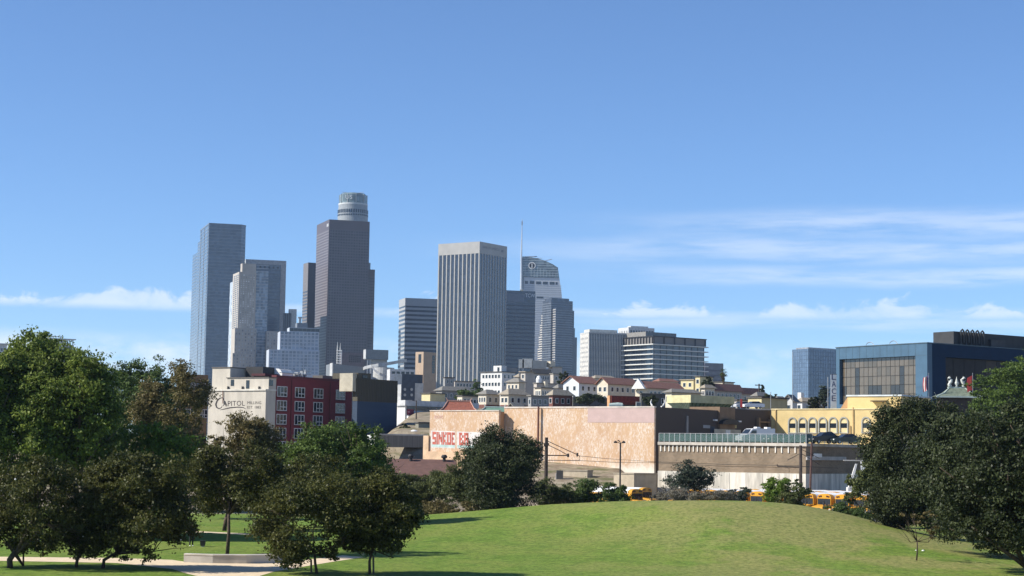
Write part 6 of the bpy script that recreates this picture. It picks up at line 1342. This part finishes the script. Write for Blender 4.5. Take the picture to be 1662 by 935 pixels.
SH = [('willow shrub', 638, 700, 768, 842, 214, 'willow', 12000, 'loose olive green willow shrub beside the crape myrtle at the lawn edge'), ('', 690, 752, 766, 838, 212, 'willow', 12000, 'loose olive green willow shrub under the brown shed eave'), ('', 728, 790, 738, 836, 208, 'willow', 15000, 'pale green tall shrub leaning on the left of the dark round oak'),
 ('', 862, 905, 786, 832, 212, 'willow', 9000, 'yellow green shrub at the right foot of the dark round oak'), ('', 893, 945, 790, 828, 214, 'willow', 9000, 'olive shrub in the hedge row by the railway pole'), ('', 935, 985, 784, 826, 214, 'deep', 9000, 'mid green shrub in the hedge row before the dry bank'), ('', 972, 1018, 789, 823, 212, 'deep', 9000, 'dark green shrub ending the hedge row beside the buses'),
 ('', 1064, 1122, 788, 816, 214, 'sage', 9000, 'greyish tan rounded shrub on the lawn crest'), ('', 1084, 1156, 752, 806, 222, 'blue', 11000, 'dark blue green upright shrub against the pale concrete base'), ('', 1118, 1165, 797, 816, 206, 'sage', 6000, 'greyish low shrub at the foot of the blue green shrub'), ('', 1155, 1200, 797, 815, 207, 'sage', 5000, 'greyish low shrub on the crest before the white bus roofs'), ('', 1184, 1218, 790, 812, 210, 'blue', 2500, 'small spiky dark shrub beside the first bus cap'),
 ('', 1244, 1284, 775, 820, 206, 'green', 8000, 'bright green bush left of the thick railway pole'), ('', 1268, 1314, 784, 828, 203, 'willow', 7000, 'light green bush at the foot of the thick railway pole'), ('', 1338, 1380, 826, 842, 196, 'deep', 5000, 'low dark green hedge clump along the mound side'), ('', 1372, 1418, 830, 850, 194, 'deep', 5000, 'low dark green hedge clump reaching the park fence'),
 ('', 655, 745, 812, 840, 207, 'olive', 8000, 'low brownish scrub under the willow shrubs'), ('', 745, 800, 815, 836, 205, 'olive', 5000, 'low brownish scrub beneath the dark round oak')]
for k, (_, xl, xr, yt, yb, D, kd, n, lab) in enumerate(SH):
    tree('shrub', lab, 'shrub', D, (xl - 4, xr + 4, yt - (6 if kd in ('willow', 'deep') else 1), yb + 3), (xl + xr) / 2, kd, int(n * 1.3), .19 if kd != 'sage' else .13, 10, 60 + k, .9, (.3, .48), tr=.05, stems=2, low=-.8, limbs=4, group='shrubs along the lawn edge', droop=-.4 if kd == 'willow' else 0)
HT = [(760, 785, 618, 656, 600, 'deep', 'dark green slope tree left of the five storey white flats'), (738, 766, 630, 652, 580, 'deep', 'dark bush behind the grey hip roofed bungalow'), (646, 668, 688, 712, 400, 'oak', 'dark bushy tree against the navy lower wall'), (1240, 1264, 638, 662, 560, 'oak', 'dark rounded tree behind the tan shop block'), (1312, 1330, 644, 668, 455, 'oak', 'small dark tree right of the white bungalow'), (1326, 1348, 628, 668, 460, 'blue', 'tall dark tree left of the blade sign'), (905, 925, 600, 640, 640, 'oak', 'dark tree between hillside flats and bluish gable house'), (1141, 1160, 608, 642, 585, 'oak', 'dark leafy tree over the shaded stair tower house'), (926, 985, 640, 658, 525, 'oak', 'dark creeper mass along the garden wall'), (1042, 1068, 640, 662, 455, 'oak', 'dark shrub between red sign hall and canopy')]
for k, (xl, xr, yt, yb, D, kd, lab) in enumerate(HT):
    p = P3((xl + xr) / 2, yb, D); tree('hillside_tree', lab, 'tree', D, (xl, xr, yt, yb), (xl + xr) / 2, kd, 6000, .4, 10, 90 + k, .9, (.3, .46), tr=.25, group='trees among the hillside houses', zb=min(gz(p.x, D), p.z - 1))
tree('cypress_tree', 'slim dark cypress beside the distant utility pole', 'tree', 600, (1233.5, 1240.5, 627, 650), 1237, 'oak', 3000, .35, 9, 120, 1., (.4, .6), tr=.2)
# fan palm
p = P3(1174, 626, 640); z0 = gz(p.x, 640); t = thing('fan_palm', 'shaggy fan palm standing over the cream flat roofed house', 'palm', (p.x, 640, z0)); hc = P3(1174, 605, 640).z - z0
MB().tube([(0, 0, 0), (.1, 0, hc * .5), (0, 0, hc)], [.4, .33, .3], 8).build('trunk', trunkm, t)
rg = random.Random(4); fr = MB()
for k in range(70):
    a = rg.uniform(0, 6.283); e = rg.uniform(-.9, 1.3); L = rg.uniform(1.5, 2.4); d = Vector((math.cos(a) * math.cos(e), math.sin(a) * math.cos(e), math.sin(e))); s = d.cross(Vector((0, 0, 1))).normalized(); tip = Vector((0, 0, hc)) + d * L
    for j in range(-3, 4): q = tip + s * j * .22 - d * abs(j) * .12 - Vector((0, 0, .25 + .1 * abs(j))); m = Vector((0, 0, hc)) + d * L * .55; fr.quad(tuple(m - s * .06), tuple(m + s * .06), tuple(q))
fr.build('crown', LM['deep'], t, kind='stuff')
sk = MB()
for k in range(120): a = rg.uniform(0, 6.283); z = rg.uniform(-3.2, -.2); r = .35 + (.9 * (1 + z / 3.4)); sk.quad((.25 * math.cos(a), .25 * math.sin(a), hc + z + .8), (r * math.cos(a) - .1, r * math.sin(a), hc + z), (r * math.cos(a) + .1, r * math.sin(a) + .1, hc + z - .2))
sk.build('dead_frond_skirt', LM['olive'], t, kind='stuff')

# ------------------------------------------------------------------ air
hz = bpy.data.materials.new('haze'); hz.use_nodes = True; t = hz.node_tree; t.nodes.remove(t.nodes['Principled BSDF']); pv = N(t, 'ShaderNodeVolumePrincipled')
pv.inputs['Color'].default_value = (.55, .74, 1, 1); pv.inputs['Density'].default_value = .00005; pv.inputs['Anisotropy'].default_value = .2
t.links.new(pv.outputs[0], t.nodes['Material Output'].inputs['Volume'])
hb = MB().box(-3200, 3200, -800, 4400, -7, 372).build('haze', hz); hb['kind'] = 'stuff'
